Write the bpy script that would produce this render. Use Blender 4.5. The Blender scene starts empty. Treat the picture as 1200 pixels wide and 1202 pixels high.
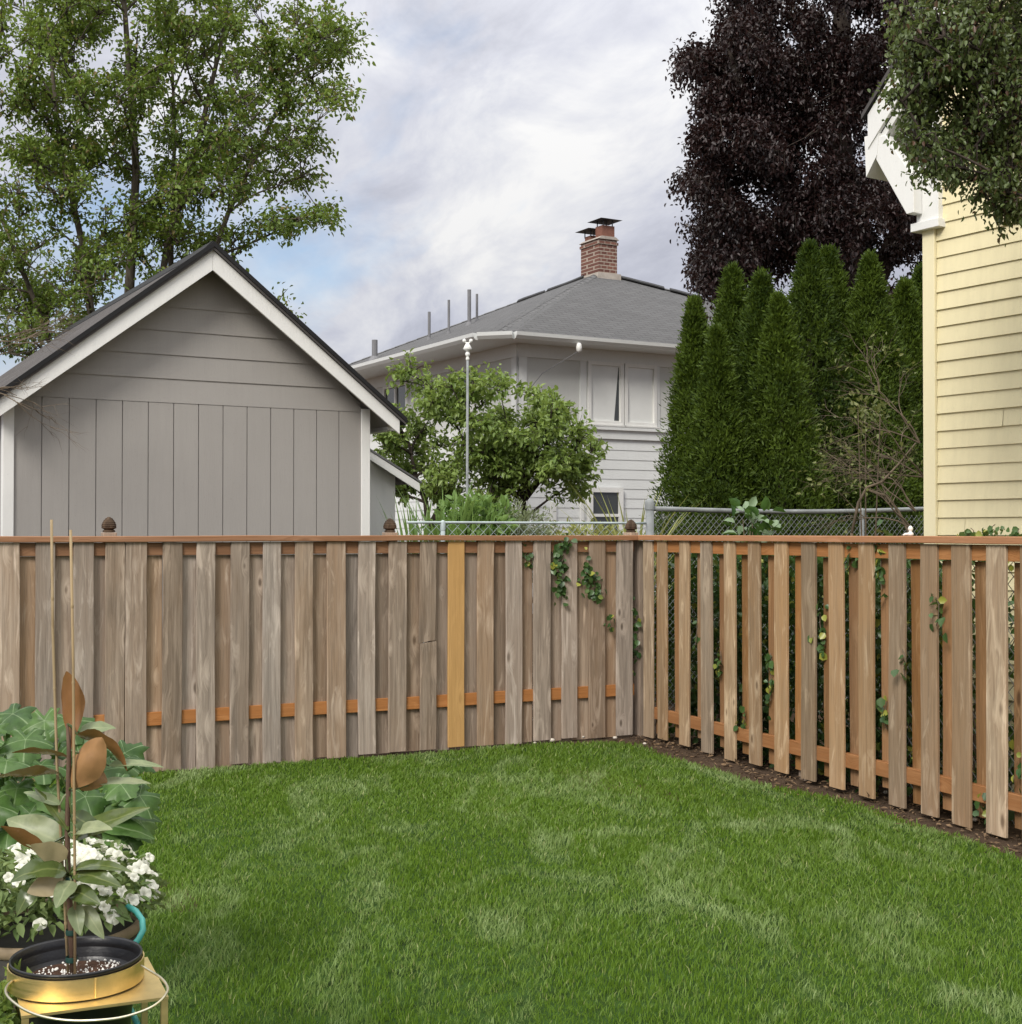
import bpy, math, random
import numpy as np
from mathutils import Vector, Matrix

random.seed(7)
rng = np.random.default_rng(11)
scene = bpy.context.scene
COL = scene.collection
R = math.radians

# ------------------------------------------------------------------ camera
F = 1600.0
CAM_H = 1.6
PITCH = math.atan(24 / F)
cam_d = bpy.data.cameras.new('camera')
cam = bpy.data.objects.new('camera', cam_d)
COL.objects.link(cam)
cam.location = (0, 0, CAM_H)
cam.rotation_euler = (R(90) + PITCH, 0, 0)
cam_d.sensor_fit = 'HORIZONTAL'
cam_d.sensor_width = 36
cam_d.lens = F / 1200 * 36
cam_d.clip_end = 3000
cam_d.clip_start = 0.05
scene.camera = cam


def ray(x, y):
    a, b = (x - 600) / F, (601 - y) / F
    return Vector((a, math.cos(PITCH) - b * math.sin(PITCH), math.sin(PITCH) + b * math.cos(PITCH)))


def at(x, y, Y):
    """the point at forward distance Y on the line of sight through a photo pixel"""
    d = ray(x, y)
    return Vector((0, 0, CAM_H)) + d * (Y / d.y)


def on_z(x, y, z):
    d = ray(x, y)
    return Vector((0, 0, CAM_H)) + d * ((z - CAM_H) / d.z)


# ------------------------------------------------------------------ objects
def tag(o, label=None, cat=None, group=None, kind=None):
    if label: o['label'] = label
    if cat: o['category'] = cat
    if group: o['group'] = group
    if kind: o['kind'] = kind
    return o


def thing(name, loc, label, cat, group=None):
    o = bpy.data.objects.new(name, None)
    COL.objects.link(o)
    o.location = loc
    o.empty_display_size = 0.2
    return tag(o, label, cat, group)


def world_loc(o):
    v = Vector((0, 0, 0))
    while o is not None:
        v = v + o.location
        o = o.parent
    return v


def link_mesh(name, me, mat, parent=None, smooth=False):
    if mat: me.materials.append(mat)
    if smooth:
        me.polygons.foreach_set('use_smooth', np.ones(len(me.polygons), dtype=bool))
    o = bpy.data.objects.new(name, me)
    COL.objects.link(o)
    if parent: o.parent = parent
    return o


class MB:
    """collects shapes, in a local frame, into one mesh"""

    def __init__(s, M=None):
        s.v, s.f, s.M, s.c = [], [], (M or Matrix()), []

    def add(s, vs, fs, col=None):
        n = len(s.v)
        s.c += col if col else [0.0] * len(vs)
        s.v += [s.M @ Vector(v) for v in vs]
        s.f += [tuple(i + n for i in f) for f in fs]
        return s

    def box(s, x0, x1, y0, y1, z0, z1):
        return s.add([(x0, y0, z0), (x1, y0, z0), (x1, y1, z0), (x0, y1, z0), (x0, y0, z1), (x1, y0, z1), (x1, y1, z1), (x0, y1, z1)],
                     [(3, 2, 1, 0), (4, 5, 6, 7), (0, 1, 5, 4), (1, 2, 6, 5), (2, 3, 7, 6), (3, 0, 4, 7)])

    def prism(s, poly, y0, y1):
        """polygon in x,z, extruded along y"""
        n = len(poly)
        vs = [(p[0], y0, p[1]) for p in poly] + [(p[0], y1, p[1]) for p in poly]
        fs = [tuple(range(n)), tuple(range(2 * n - 1, n - 1, -1))]
        fs += [(i, i + n, (i + 1) % n + n, (i + 1) % n) for i in range(n)]
        return s.add(vs, fs)

    def tube(s, pts, rad, n=6, caps=True):
        pts = [Vector(p) for p in pts]
        if not isinstance(rad, (list, tuple)): rad = [rad] * len(pts)
        vs, fs = [], []
        a = None
        for i, p in enumerate(pts):
            t = (pts[min(i + 1, len(pts) - 1)] - pts[max(i - 1, 0)])
            if t.length < 1e-9: t = Vector((0, 0, 1))
            t.normalize()
            if a is None:
                a = t.cross(Vector((0.31, 0.95, 0.05)))
                if a.length < 1e-3: a = t.cross(Vector((1, 0, 0)))
            a = a - t * a.dot(t)
            a.normalize()
            b = t.cross(a)
            for k in range(n):
                w = 2 * math.pi * k / n
                vs.append(p + (a * math.cos(w) + b * math.sin(w)) * rad[i])
        for i in range(len(pts) - 1):
            for k in range(n):
                fs.append((i * n + k, i * n + (k + 1) % n, (i + 1) * n + (k + 1) % n, (i + 1) * n + k))
        if caps:
            fs.append(tuple(range(n - 1, -1, -1)))
            fs.append(tuple(range((len(pts) - 1) * n, len(pts) * n)))
        return s.add(vs, fs)

    def lathe(s, c, prof, n=32):
        """profile of (radius, z) turned about the vertical through c"""
        vs, fs = [], []
        for r, z in prof:
            for k in range(n):
                w = 2 * math.pi * k / n
                vs.append((c[0] + r * math.cos(w), c[1] + r * math.sin(w), c[2] + z))
        for i in range(len(prof) - 1):
            for k in range(n):
                fs.append((i * n + k, i * n + (k + 1) % n, (i + 1) * n + (k + 1) % n, (i + 1) * n + k))
        return s.add(vs, fs)

    def build(s, name, mat, parent=None, smooth=False, bevel=0.0):
        o0 = world_loc(parent) if parent else Vector((0, 0, 0))
        me = bpy.data.meshes.new(name)
        me.from_pydata([tuple(v - o0) for v in s.v], [], s.f)
        me.update()
        if any(s.c):
            me.attributes.new('vein', 'FLOAT', 'POINT').data.foreach_set('value', s.c)
        o = link_mesh(name, me, mat, parent, smooth)
        if bevel:
            m = o.modifiers.new('bevel', 'BEVEL')
            m.width, m.segments, m.limit_method = bevel, 2, 'ANGLE'
        return o


def np_mesh(name, verts, faces, mat, parent=None, smooth=False):
    """verts (N,3); faces: list of int arrays (M,k)"""
    o0 = np.array(world_loc(parent)) if parent else np.zeros(3)
    me = bpy.data.meshes.new(name)
    verts = np.asarray(verts, dtype=np.float32) - o0.astype(np.float32)
    me.vertices.add(len(verts))
    me.vertices.foreach_set('co', verts.ravel())
    loops = np.concatenate([f.ravel() for f in faces]).astype(np.int32)
    tot = np.concatenate([np.full(len(f), f.shape[1], dtype=np.int32) for f in faces])
    start = np.concatenate([[0], np.cumsum(tot)[:-1]]).astype(np.int32)
    me.loops.add(len(loops))
    me.loops.foreach_set('vertex_index', loops)
    me.polygons.add(len(tot))
    me.polygons.foreach_set('loop_start', start)
    me.update(calc_edges=True)
    return link_mesh(name, me, mat, parent, smooth)


def unit(a):
    return a / np.maximum(np.linalg.norm(a, axis=-1, keepdims=True), 1e-9)


def rand_dirs(n):
    return unit(rng.normal(size=(n, 3)))


def leaf_arrays(pos, d, nrm, L, W, fold=0.25, droop=0.15, kind=6):
    """leaf blades folded along the midrib; 6 corners each, or 4 for the far ones"""
    pos, d = np.asarray(pos), unit(np.asarray(d))
    side = unit(np.cross(d, nrm))
    up = np.cross(side, d)
    L, W = np.asarray(L)[:, None], np.asarray(W)[:, None]
    n = len(pos)
    tip = pos + d * L - up * L * droop
    if kind == 6:
        l1 = pos + d * L * .28 + side * W * .44 + up * W * fold
        l2 = pos + d * L * .66 + side * W * .40 + up * (W * fold - L * droop * .4)
        r1 = pos + d * L * .28 - side * W * .44 + up * W * fold
        r2 = pos + d * L * .66 - side * W * .40 + up * (W * fold - L * droop * .4)
        v = np.stack([pos, l1, l2, tip, r2, r1], 1).reshape(-1, 3)
        b = np.arange(n)[:, None] * 6
        f = [np.concatenate([b + np.array([0, 3, 2, 1]), b + np.array([0, 5, 4, 3])])]
    else:
        l1 = pos + d * L * .45 + side * W * .5 + up * W * fold
        r1 = pos + d * L * .45 - side * W * .5 + up * W * fold
        v = np.stack([pos, l1, tip, r1], 1).reshape(-1, 3)
        b = np.arange(n)[:, None] * 4
        f = [np.concatenate([b + np.array([0, 2, 1]), b + np.array([0, 3, 2])])]
    return v, f


# ------------------------------------------------------------------ materials
class NT:
    def __init__(s, name):
        s.m = bpy.data.materials.new(name)
        s.m.use_nodes = True
        s.t = s.m.node_tree
        s.t.nodes.clear()
        s.out = s.t.nodes.new('ShaderNodeOutputMaterial')

    def n(s, typ, **kw):
        nd = s.t.nodes.new('ShaderNode' + typ)
        for k, v in kw.items():
            if k == 'inp':
                for a, b in v.items():
                    if hasattr(b, 'is_output'): s.t.links.new(b, nd.inputs[a])
                    else: nd.inputs[a].default_value = b
            else:
                setattr(nd, k, v)
        return nd

    def link(s, a, b): s.t.links.new(a, b)

    def mix(s, fac, a, b, blend='MIX'):
        nd = s.n('Mix', data_type='RGBA', blend_type=blend)
        for i, v in ((0, fac), (6, a), (7, b)):
            if hasattr(v, 'is_output'): s.link(v, nd.inputs[i])
            else: nd.inputs[i].default_value = v if i == 0 or len(v) == 4 else (*v, 1)
        return nd.outputs[2]

    def ramp(s, fac, stops, interp='LINEAR'):
        nd = s.n('ValToRGB')
        nd.color_ramp.interpolation = interp
        e = nd.color_ramp.elements
        while len(e) < len(stops): e.new(0.5)
        for el, (p, c) in zip(e, stops):
            el.position = p
            el.color = (c, c, c, 1) if not hasattr(c, '__len__') else (*c, 1)
        s.link(fac, nd.inputs[0])
        return nd.outputs[0]

    def math(s, op, a, b=0.0, c=0.0):
        nd = s.n('Math', operation=op)
        for i, v in enumerate((a, b, c)):
            if hasattr(v, 'is_output'): s.link(v, nd.inputs[i])
            else: nd.inputs[i].default_value = v
        return nd.outputs[0]

    def noise(s, vec, scale, detail=4, rough=.55, dist=0.0):
        nd = s.n('TexNoise', inp={'Scale': scale, 'Detail': detail, 'Roughness': rough, 'Distortion': dist})
        if vec is not None: s.link(vec, nd.inputs['Vector'])
        return nd.outputs[0]

    def mapping(s, vec, scale=(1, 1, 1), loc=(0, 0, 0), rot=(0, 0, 0)):
        nd = s.n('Mapping', inp={'Scale': scale, 'Location': loc, 'Rotation': rot})
        s.link(vec, nd.inputs[0])
        return nd

    def coord(s, which='Object'):
        return s.n('TexCoord').outputs[which]

    def finish(s, color, rough=.7, bump=None, bump_d=.01, spec=.3, metallic=0.0, translucent=None, tfac=.3, bstr=.6):
        p = s.n('BsdfPrincipled')
        for k, v in (('Base Color', color), ('Roughness', rough), ('Specular IOR Level', spec), ('Metallic', metallic)):
            if hasattr(v, 'is_output'): s.link(v, p.inputs[k])
            else: p.inputs[k].default_value = (*v, 1) if hasattr(v, '__len__') else v
        if bump is not None:
            b = s.n('Bump', inp={'Strength': bstr, 'Distance': bump_d, 'Height': bump})
            s.link(b.outputs[0], p.inputs['Normal'])
        sh = p.outputs[0]
        if translucent is not None:
            t = s.n('BsdfTranslucent')
            if hasattr(translucent, 'is_output'): s.link(translucent, t.inputs[0])
            else: t.inputs[0].default_value = (*translucent, 1)
            mx = s.n('MixShader', inp={0: tfac})
            s.link(sh, mx.inputs[1]); s.link(t.outputs[0], mx.inputs[2])
            sh = mx.outputs[0]
        s.link(sh, s.out.inputs[0])
        return s.m


def m_plain(name, col, rough=.6, var=.12, scale=6, bump=.002, spec=.3, metallic=0.0):
    t = NT(name)
    co = t.coord()
    a = t.noise(co, scale, 5, .6)
    c = t.mix(t.ramp(a, [(.3, 0), (.7, 1)]), tuple(x * (1 - var) for x in col), tuple(min(1, x * (1 + var)) for x in col))
    fine = t.noise(co, scale * 14, 3)
    return t.finish(c, rough, fine, bump, spec, metallic)


def m_paint(name, col, dirt=.15, streak=.5):
    """painted boards: faint vertical runs, speckle and wear"""
    t = NT(name)
    co = t.coord()
    st = t.noise(t.mapping(co, (9, 9, .7)).outputs[0], 2.2, 6, .65)
    bl = t.noise(co, 1.3, 5, .6)
    c = t.mix(t.math('MULTIPLY', t.ramp(st, [(.45, 0), (.75, 1)]), streak), col, tuple(x * (1 - dirt * 1.3) for x in col))
    c = t.mix(t.math('MULTIPLY', t.ramp(bl, [(.35, 0), (.7, 1)]), .6), c, tuple(x * (1 - dirt) for x in col))
    sp = t.noise(co, 70, 2)
    c = t.mix(t.math('MULTIPLY', t.ramp(sp, [(.66, 0), (.72, 1)]), .25), c, tuple(x * .6 for x in col))
    return t.finish(c, .55, t.noise(t.mapping(co, (30, 30, 4)).outputs[0], 3, 4), .0025, .35)


def m_wood(name, greyA, greyB, warm, warm_amt, rough=.8, knots=1.0, dark=.55, satv=1.0):
    """weathered cedar, grain along the board's own z"""
    t = NT(name)
    info = t.n('ObjectInfo')
    rnd = info.outputs['Random']
    off = t.n('CombineXYZ', inp={0: t.math('MULTIPLY', rnd, 37.0), 1: t.math('MULTIPLY', rnd, 11.0), 2: t.math('MULTIPLY', rnd, 53.0)})
    add = t.n('VectorMath', operation='ADD')
    t.link(t.coord(), add.inputs[0]); t.link(off.outputs[0], add.inputs[1])
    co = add.outputs[0]
    # bend the grain round knots
    kn = t.n('TexVoronoi', inp={'Scale': 1.0, 'Randomness': 1.0})
    t.link(t.mapping(co, (7.5, 7.5, 3.0)).outputs[0], kn.inputs['Vector'])
    kd = kn.outputs['Distance']
    kc = t.n('SeparateXYZ'); t.link(kn.outputs['Color'], kc.inputs[0])
    has = t.ramp(kc.outputs[0], [(.38, 0), (.42, 1)])
    ksz = t.math('MULTIPLY_ADD', kc.outputs[1], .9, .55)
    kd = t.math('DIVIDE', kd, ksz)
    ring = t.math('MULTIPLY', t.ramp(kd, [(.0, 1), (.34, 0)]), has)
    warp = t.n('VectorMath', operation='ADD')
    wv = t.n('CombineXYZ', inp={0: t.math('MULTIPLY', ring, .06), 1: 0.0, 2: t.math('MULTIPLY', ring, .14)})
    t.link(co, warp.inputs[0]); t.link(wv.outputs[0], warp.inputs[1])
    g1 = t.noise(t.mapping(warp.outputs[0], (26, 26, .9)).outputs[0], 1.6, 8, .68, .5)
    g2 = t.noise(t.mapping(warp.outputs[0], (95, 95, 2.2)).outputs[0], 1.6, 5, .6, .2)
    blot = t.noise(t.mapping(co, (7, 7, 1.5)).outputs[0], 1.0, 5, .6, .5)
    base = t.mix(t.ramp(g1, [(.33, 0), (.66, 1)]), greyA, greyB)
    dk = t.noise(t.mapping(co, (11, 11, 1.1), (5, 3, 1)).outputs[0], 1.0, 5, .65, .8)
    base = t.mix(t.math('MULTIPLY', t.ramp(dk, [(.50, 0), (.66, 1)]), .6 * knots), base, tuple(x * .62 for x in greyA))
    lf = t.math('MULTIPLY_ADD', t.math('FRACT', t.math('MULTIPLY', rnd, 7.3)), .6, warm_amt - .30)
    wm = t.n('Clamp', inp={0: t.math('ADD', lf, t.math('MULTIPLY_ADD', blot, 1.0, -.5))})
    base = t.mix(wm.outputs[0], base, warm)
    base = t.mix(t.math('MULTIPLY', t.ramp(g2, [(.48, 0), (.72, 1)]), .5), base, tuple(x * dark for x in greyA))
    pale = t.noise(t.mapping(co, (14, 14, 2.2)).outputs[0], 1.0, 4, .6, 1.2)
    base = t.mix(t.math('MULTIPLY', t.ramp(pale, [(.55, 0), (.70, 1)]), .5 * knots), base, tuple(min(1, x * 1.6) for x in greyB))
    core = t.math('MULTIPLY', t.math('MULTIPLY', t.ramp(kd, [(.05, 1), (.11, 0)]), .7 * knots), has)
    halo = t.math('MULTIPLY', t.math('MULTIPLY', t.ramp(kd, [(.07, 0), (.14, 1), (.32, 0)]), t.math('MULTIPLY', g1, .75 * knots)), has)
    base = t.mix(halo, base, tuple(min(1, x * 1.5) for x in greyB))
    base = t.mix(core, base, (greyA[0] * .36, greyA[1] * .3, greyA[2] * .26))
    # each board a little lighter or darker
    val = t.n('HueSaturation', inp={'Value': t.math('MULTIPLY_ADD', rnd, .50, .70), 'Saturation': t.math('MULTIPLY_ADD', t.math('FRACT', t.math('MULTIPLY', rnd, 13.7)), -.5 * satv * knots ** 1.5, 1.0 + .18 * satv * knots ** 1.5)})
    t.link(base, val.inputs['Color'])
    h = t.math('ADD', g1, t.math('MULTIPLY', g2, .5))
    return t.finish(val.outputs[0], rough, h, .004, .2)


def m_leaf(name, a, b, rough=.45, tr=.35, spec=.4, nscale=.8, hue=None, back=None, vein=None, tree=False):
    """leaf colour varied leaf by leaf and softly from clump to clump"""
    t = NT(name)
    g = t.n('NewGeometry')
    isl = g.outputs['Random Per Island']
    no = t.noise(t.coord(), nscale, 3, .6)
    f = t.math('ADD', t.math('MULTIPLY', isl, .6), t.math('MULTIPLY_ADD', t.ramp(no, [(.35, 0), (.65, 1)]), .5, -.05))
    if tree:
        f = t.math('ADD', f, t.math('MULTIPLY_ADD', t.n('ObjectInfo').outputs['Random'], .24, -.16))
    cl = t.n('Clamp', inp={0: f})
    c = t.mix(cl.outputs[0], a, b)
    if hue is not None:
        c = t.mix(t.ramp(isl, [(.9, 0), (.93, 1)]), c, hue)
    if vein is not None:
        mot = t.noise(t.coord(), 38, 4, .65)
        c = t.mix(t.math('MULTIPLY', t.ramp(mot, [(.42, 0), (.68, 1)]), .45), c, tuple(x * .55 for x in a))
        va = t.n('Attribute', attribute_name='vein')
        c = t.mix(t.math('MULTIPLY', t.ramp(va.outputs['Fac'], [(.78, 0), (1.0, 1)]), .55), c, vein)
    if back is not None:
        bk = t.mix(t.noise(t.coord(), 25, 4), tuple(x * .65 for x in back), tuple(min(1, x * 1.3) for x in back))
        c = t.mix(g.outputs['Backfacing'], c, bk)
    tc = t.mix(.5, c, (min(1, b[0] * 1.6), min(1, b[1] * 1.5), b[2]))
    return t.finish(c, rough, None, .01, spec, 0, tc, tr)


def m_bark(name, a, b):
    t = NT(name)
    co = t.coord()
    n1 = t.noise(t.mapping(co, (9, 9, 2)).outputs[0], 2, 6, .7, .4)
    c = t.mix(t.ramp(n1, [(.35, 0), (.65, 1)]), a, b)
    return t.finish(c, .9, n1, .02, .15)


def m_shingle(name, col, su=.33, sv=.14, var=.35):
    """asphalt shingles from the surface's own u,v (stored as UV)"""
    t = NT(name)
    uv = t.coord('UV')
    br = t.n('TexBrick', offset=.5, squash=1, inp={'Color1': (.2, .2, .2, 1), 'Color2': (.8, .8, .8, 1), 'Mortar': (0, 0, 0, 1), 'Scale': 1.0,
             'Mortar Size': .006, 'Mortar Smooth': .2, 'Brick Width': su, 'Row Height': sv})
    t.link(uv, br.inputs['Vector'])
    no = t.noise(uv, 1.1, 5, .6)
    gr = t.noise(uv, 160, 2)
    c = t.mix(br.outputs[0], tuple(x * (1 - var * .5) for x in col), tuple(x * (1 + var * .5) for x in col))
    c = t.mix(t.math('MULTIPLY', t.ramp(no, [(.3, 0), (.7, 1)]), .35), c, tuple(x * 1.35 for x in col))
    c = t.mix(t.math('MULTIPLY', t.ramp(gr, [(.4, 0), (.6, 1)]), .35), c, tuple(x * .5 for x in col))
    c = t.mix(br.outputs['Fac'], c, tuple(x * .35 for x in col))
    return t.finish(c, .9, t.math('SUBTRACT', gr, br.outputs['Fac']), .006, .2)


def m_brick(name):
    t = NT(name)
    co = t.coord()
    sep = t.n('SeparateXYZ'); t.link(co, sep.inputs[0])
    cb = t.n('CombineXYZ', inp={0: t.math('ADD', sep.outputs[0], t.math('MULTIPLY', sep.outputs[1], 1.0)), 1: sep.outputs[2], 2: 0.0})
    br = t.n('TexBrick', offset=.5, inp={'Color1': (.11, .05, .04, 1), 'Color2': (.215, .10, .075, 1), 'Mortar': (.42, .36, .30, 1), 'Scale': 1.0,
             'Mortar Size': .012, 'Brick Width': .23, 'Row Height': .085})
    t.link(cb.outputs[0], br.inputs['Vector'])
    no = t.noise(co, 5, 4)
    c = t.mix(t.math('MULTIPLY', no, .5), br.outputs[0], (.12, .06, .05))
    return t.finish(c, .9, t.math('MULTIPLY', br.outputs['Fac'], -1.0), .008, .2)


def m_lawn_blade():
    t = NT('grass_blades')
    g = t.n('NewGeometry')
    pos = g.outputs['Position']
    isl = g.outputs['Random Per Island']
    p1 = t.noise(t.mapping(pos, (1.1, .6, 0), rot=(0, 0, .5)).outputs[0], .9, 5, .6, .8)
    p2 = t.noise(t.mapping(pos, (1.25, .55, 0), rot=(0, 0, -.35)).outputs[0], 1.7, 6, .68, 1.2)
    c = t.mix(isl, (.082, .158, .015), (.170, .268, .033))
    c = t.mix(t.ramp(p1, [(.35, 0), (.65, .8)]), c, (.115, .205, .016))
    c = t.mix(t.ramp(p2, [(.49, 0), (.68, .85)]), c, (.32, .41, .18))
    c = t.mix(t.ramp(isl, [(.955, 0), (.97, .8)]), c, (.34, .36, .15))
    tc = t.mix(.5, c, (.12, .24, .03))
    return t.finish(c, .5, None, .01, .35, 0, tc, .35)


def m_soil(name, a=(.040, .026, .017), b=(.095, .066, .045)):
    t = NT(name)
    co = t.coord()
    n1 = t.noise(co, 7, 8, .75)
    n2 = t.noise(co, 60, 4, .7)
    c = t.mix(t.ramp(n1, [(.3, 0), (.7, 1)]), a, b)
    c = t.mix(t.ramp(n2, [(.6, 0), (.75, .6)]), c, (.17, .12, .08))
    return t.finish(c, .95, t.math('ADD', n1, t.math('MULTIPLY', n2, .4)), .03, .1)


def m_metal(name, col, rough=.35, var=.2, metallic=1.0):
    t = NT(name)
    co = t.coord()
    n1 = t.noise(t.mapping(co, (3, 3, 3)).outputs[0], 4, 5, .65)
    n2 = t.noise(t.mapping(co, (2, 2, 60)).outputs[0], 3, 3)
    c = t.mix(t.ramp(n1, [(.3, 0), (.7, 1)]), tuple(x * (1 - var) for x in col), col)
    r = t.math('MULTIPLY_ADD', n2, .25, rough - .1)
    return t.finish(c, r, n2, .0004, .5, metallic)


def m_glass(name, col, rough=.08):
    t = NT(name)
    n1 = t.noise(t.coord(), 2.0, 3)
    c = t.mix(n1, tuple(x * .85 for x in col), tuple(x * 1.1 for x in col))
    return t.finish(c, rough, None, .01, .6)


MAT = dict(
    picket_grey=m_wood('weathered_grey_cedar', (.235, .182, .138), (.43, .350, .280), (.35, .230, .142), .24),
    picket_back=m_wood('rear_cedar', (.25, .188, .140), (.43, .342, .268), (.35, .225, .135), .34),  # back boards and posts, close in tone to the front boards
    picket_warm=m_wood('warm_brown_cedar', (.235, .172, .112), (.42, .328, .228), (.35, .215, .112), .42, satv=.45),
    picket_warm_back=m_wood('orange_brown_cedar_shade_tint', (.19, .115, .060), (.32, .20, .105), (.30, .145, .055), .55, satv=.3),  # orange-brown back boards, colour darkened to stand for shade behind the front boards
    picket_new=m_wood('fresh_orange_cedar', (.37, .215, .072), (.47, .285, .11), (.41, .235, .08), .5, .55, .3, .8),
    rail=m_wood('stained_red_cedar', (.265, .120, .050), (.36, .185, .086), (.32, .138, .052), .4, .6, .5, .7),
    cap=m_wood('stained_cap_cedar', (.33, .165, .088), (.44, .250, .155), (.38, .185, .095), .4, .6, .4, .75),
    garage=m_paint('taupe_paint', (.335, .318, .30), .09),
    white=m_paint('white_trim_paint', (.76, .76, .74), .08),
    housewhite=m_paint('pale_grey_paint', (.70, .715, .71), .07),
    housepanel=m_paint('putty_panel_paint', (.58, .59, .57), .05),
    yellow=m_paint('butter_yellow_paint', (.79, .705, .445), .17),
    yellow_trim=m_paint('cream_yellow_trim', (.79, .715, .475), .06),
    shingle=m_shingle('grey_shingle', (.115, .115, .118)),
    shingle_dark=m_shingle('charcoal_shingle', (.095, .088, .086), .3, .14, .6),
    black=m_plain('black_edge', (.012, .012, .013), .6),
    ridge=m_plain('ridge_cap_grey', (.125, .125, .128), .9, .3, 12),
    brick=m_brick('chimney_brick'),
    flue=m_plain('terracotta_flue', (.20, .09, .065), .8, .2),
    mortar=m_plain('mortar_crown', (.38, .34, .30), .9, .2),
    capmetal=m_metal('weathered_cap_metal', (.10, .10, .105), .5),
    galv=m_plain('galvanised_steel', (.36, .42, .43), .5, .2, 8),
    galv_dull=m_plain('dull_galvanised', (.22, .235, .24), .5, .25, 8),
    pipe=m_plain('vent_pipe_grey', (.17, .17, .18), .7),
    glass_pale=m_glass('pane_with_pale_blind', (.74, .75, .73), .2),
    glass_dark=m_glass('pane_dark', (.045, .05, .048)),
    soil=m_soil('garden_soil'),
    potting=m_soil('potting_mix', (.035, .02, .014), (.11, .06, .04)),
    perlite=m_plain('perlite', (.74, .72, .68), .9, .15, 40),
    blade=m_lawn_blade(),
    turf=m_plain('turf_base', (.030, .062, .012), .95, .5, 9, .02, .1),
    bark=m_bark('grey_brown_bark', (.055, .045, .035), (.14, .12, .095)),
    bark_dark=m_bark('dark_bark', (.025, .02, .017), (.07, .055, .045)),
    leaf_tall=m_leaf('maple_green_leaves', (.065, .120, .018), (.21, .295, .055), .45, .35, nscale=.6, hue=(.20, .15, .06)),
    leaf_beech=m_leaf('purple_leaves', (.010, .006, .0065), (.038, .018, .017), .4, .2, .4, nscale=.7),
    leaf_arbor=m_leaf('cedar_sprays', (.014, .034, .005), (.095, .145, .016), .6, .22, .25, nscale=1.4, tree=True),
    leaf_apple=m_leaf('fruit_tree_leaves', (.090, .160, .028), (.27, .36, .10), .4, .35, nscale=1.5),
    leaf_near=m_leaf('near_tree_leaves', (.045, .074, .022), (.14, .185, .062), .4, .32, .45, nscale=1.0, hue=(.10, .05, .03)),
    leaf_ivy=m_leaf('ivy_leaves', (.022, .06, .018), (.085, .16, .042), .35, .25, .5, nscale=3, hue=(.33, .34, .06)),
    leaf_sage=m_leaf('sage_leaves', (.14, .17, .10), (.26, .30, .18), .6, .25, .2, nscale=3),
    leaf_iris=m_leaf('strap_leaves', (.09, .17, .05), (.22, .34, .10), .5, .35, .3, nscale=3),
    leaf_gold=m_leaf('golden_strap_leaves', (.17, .19, .06), (.38, .40, .14), .5, .3, .3, nscale=3),
    leaf_sprig=m_leaf('sprig_leaves', (.09, .12, .035), (.21, .23, .085), .5, .3, .3, nscale=3),
    leaf_squash=m_leaf('broad_garden_leaves', (.024, .068, .014), (.10, .185, .045), .38, .26, .3, nscale=5, back=(.24, .33, .20), vein=(.34, .44, .24)),
    leaf_mag=m_leaf('magnolia_leaves', (.042, .072, .018), (.12, .155, .042), .22, .12, .5, nscale=9, back=(.225, .105, .042), vein=(.22, .25, .09)),
    leaf_mag_pale=m_leaf('magnolia_pale_leaves', (.14, .19, .085), (.32, .35, .20), .4, .2, .4, nscale=9, back=(.44, .36, .22), vein=(.36, .39, .22)),
    leaf_mag_tan=m_leaf('magnolia_tan_leaves', (.042, .072, .018), (.12, .155, .042), .5, .12, .3, nscale=9, back=(.32, .175, .075), vein=(.22, .25, .09)),
    leaf_pet=m_leaf('petunia_leaves', (.09, .15, .05), (.20, .26, .10), .6, .3, .2, nscale=8),
    petal=m_leaf('white_petals', (.66, .66, .56), (.82, .82, .74), .6, .3, .2, nscale=8),
    twig=m_plain('bare_twig', (.135, .105, .075), .9, .3, 10),
    bamboo=m_wood('bamboo_stake', (.27, .20, .11), (.40, .31, .18), (.35, .24, .11), .4, .5, .2, .7),
    sapling=m_bark('sapling_bark', (.085, .05, .035), (.15, .10, .07)),
    brass=m_metal('brushed_brass', (.90, .70, .33), .42, .25),
    wire=m_metal('pale_wire', (.80, .74, .56), .35, .1),
    blackpot=m_plain('black_plastic', (.010, .010, .012), .35, .3, 8, .001, .5),
    darkpot=m_plain('dark_olive_pot', (.022, .020, .015), .6, .3, 5),
    potrim=m_plain('tan_pot_rim', (.24, .185, .12), .7, .3, 8),
    hose=m_plain('aqua_hose', (.06, .34, .31), .35, .15, 20, .001, .5),
    tie=m_plain('dark_green_tie', (.015, .05, .04), .6),
    finial=m_bark('carved_brown_finial', (.03, .02, .014), (.11, .075, .05)),
    stone=m_plain('pale_stone', (.55, .50, .43), .85, .3, 30),
    litter=m_plain('dry_litter', (.16, .105, .06), .95, .5, 20),
    ornament=m_plain('white_ornament', (.78, .78, .75), .5),
)

# ------------------------------------------------------------------ fences: plan
COR = Vector((1.01, 10.78, 0))
UL = Vector((3.29, 1.65, 0)).normalized()          # along the far fence, to the right
NL = Vector((-UL.y, UL.x, 0))                      # away from the lawn
UR = Vector((1.57, -3.66, 0)).normalized()         # along the side fence, towards the camera
NR = Vector((-UR.y, UR.x, 0))


def frame(o, u):
    y = Vector((-u.y, u.x, 0))
    M = Matrix(((u.x, y.x, 0, o.x), (u.y, y.y, 0, o.y), (0, 0, 1, o.z), (0, 0, 0, 1)))
    return M


ML, MR = frame(COR, UL), frame(COR, UR)


def along(px, o, u, off=0.0):
    """distance along a plan line, at which it crosses the vertical plane through a photo column"""
    n = Vector((-u.y, u.x, 0))
    p = o + n * off
    k = (px - 600) / F
    return (k * p.y - p.x) / (u.x - k * u.y)


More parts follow.
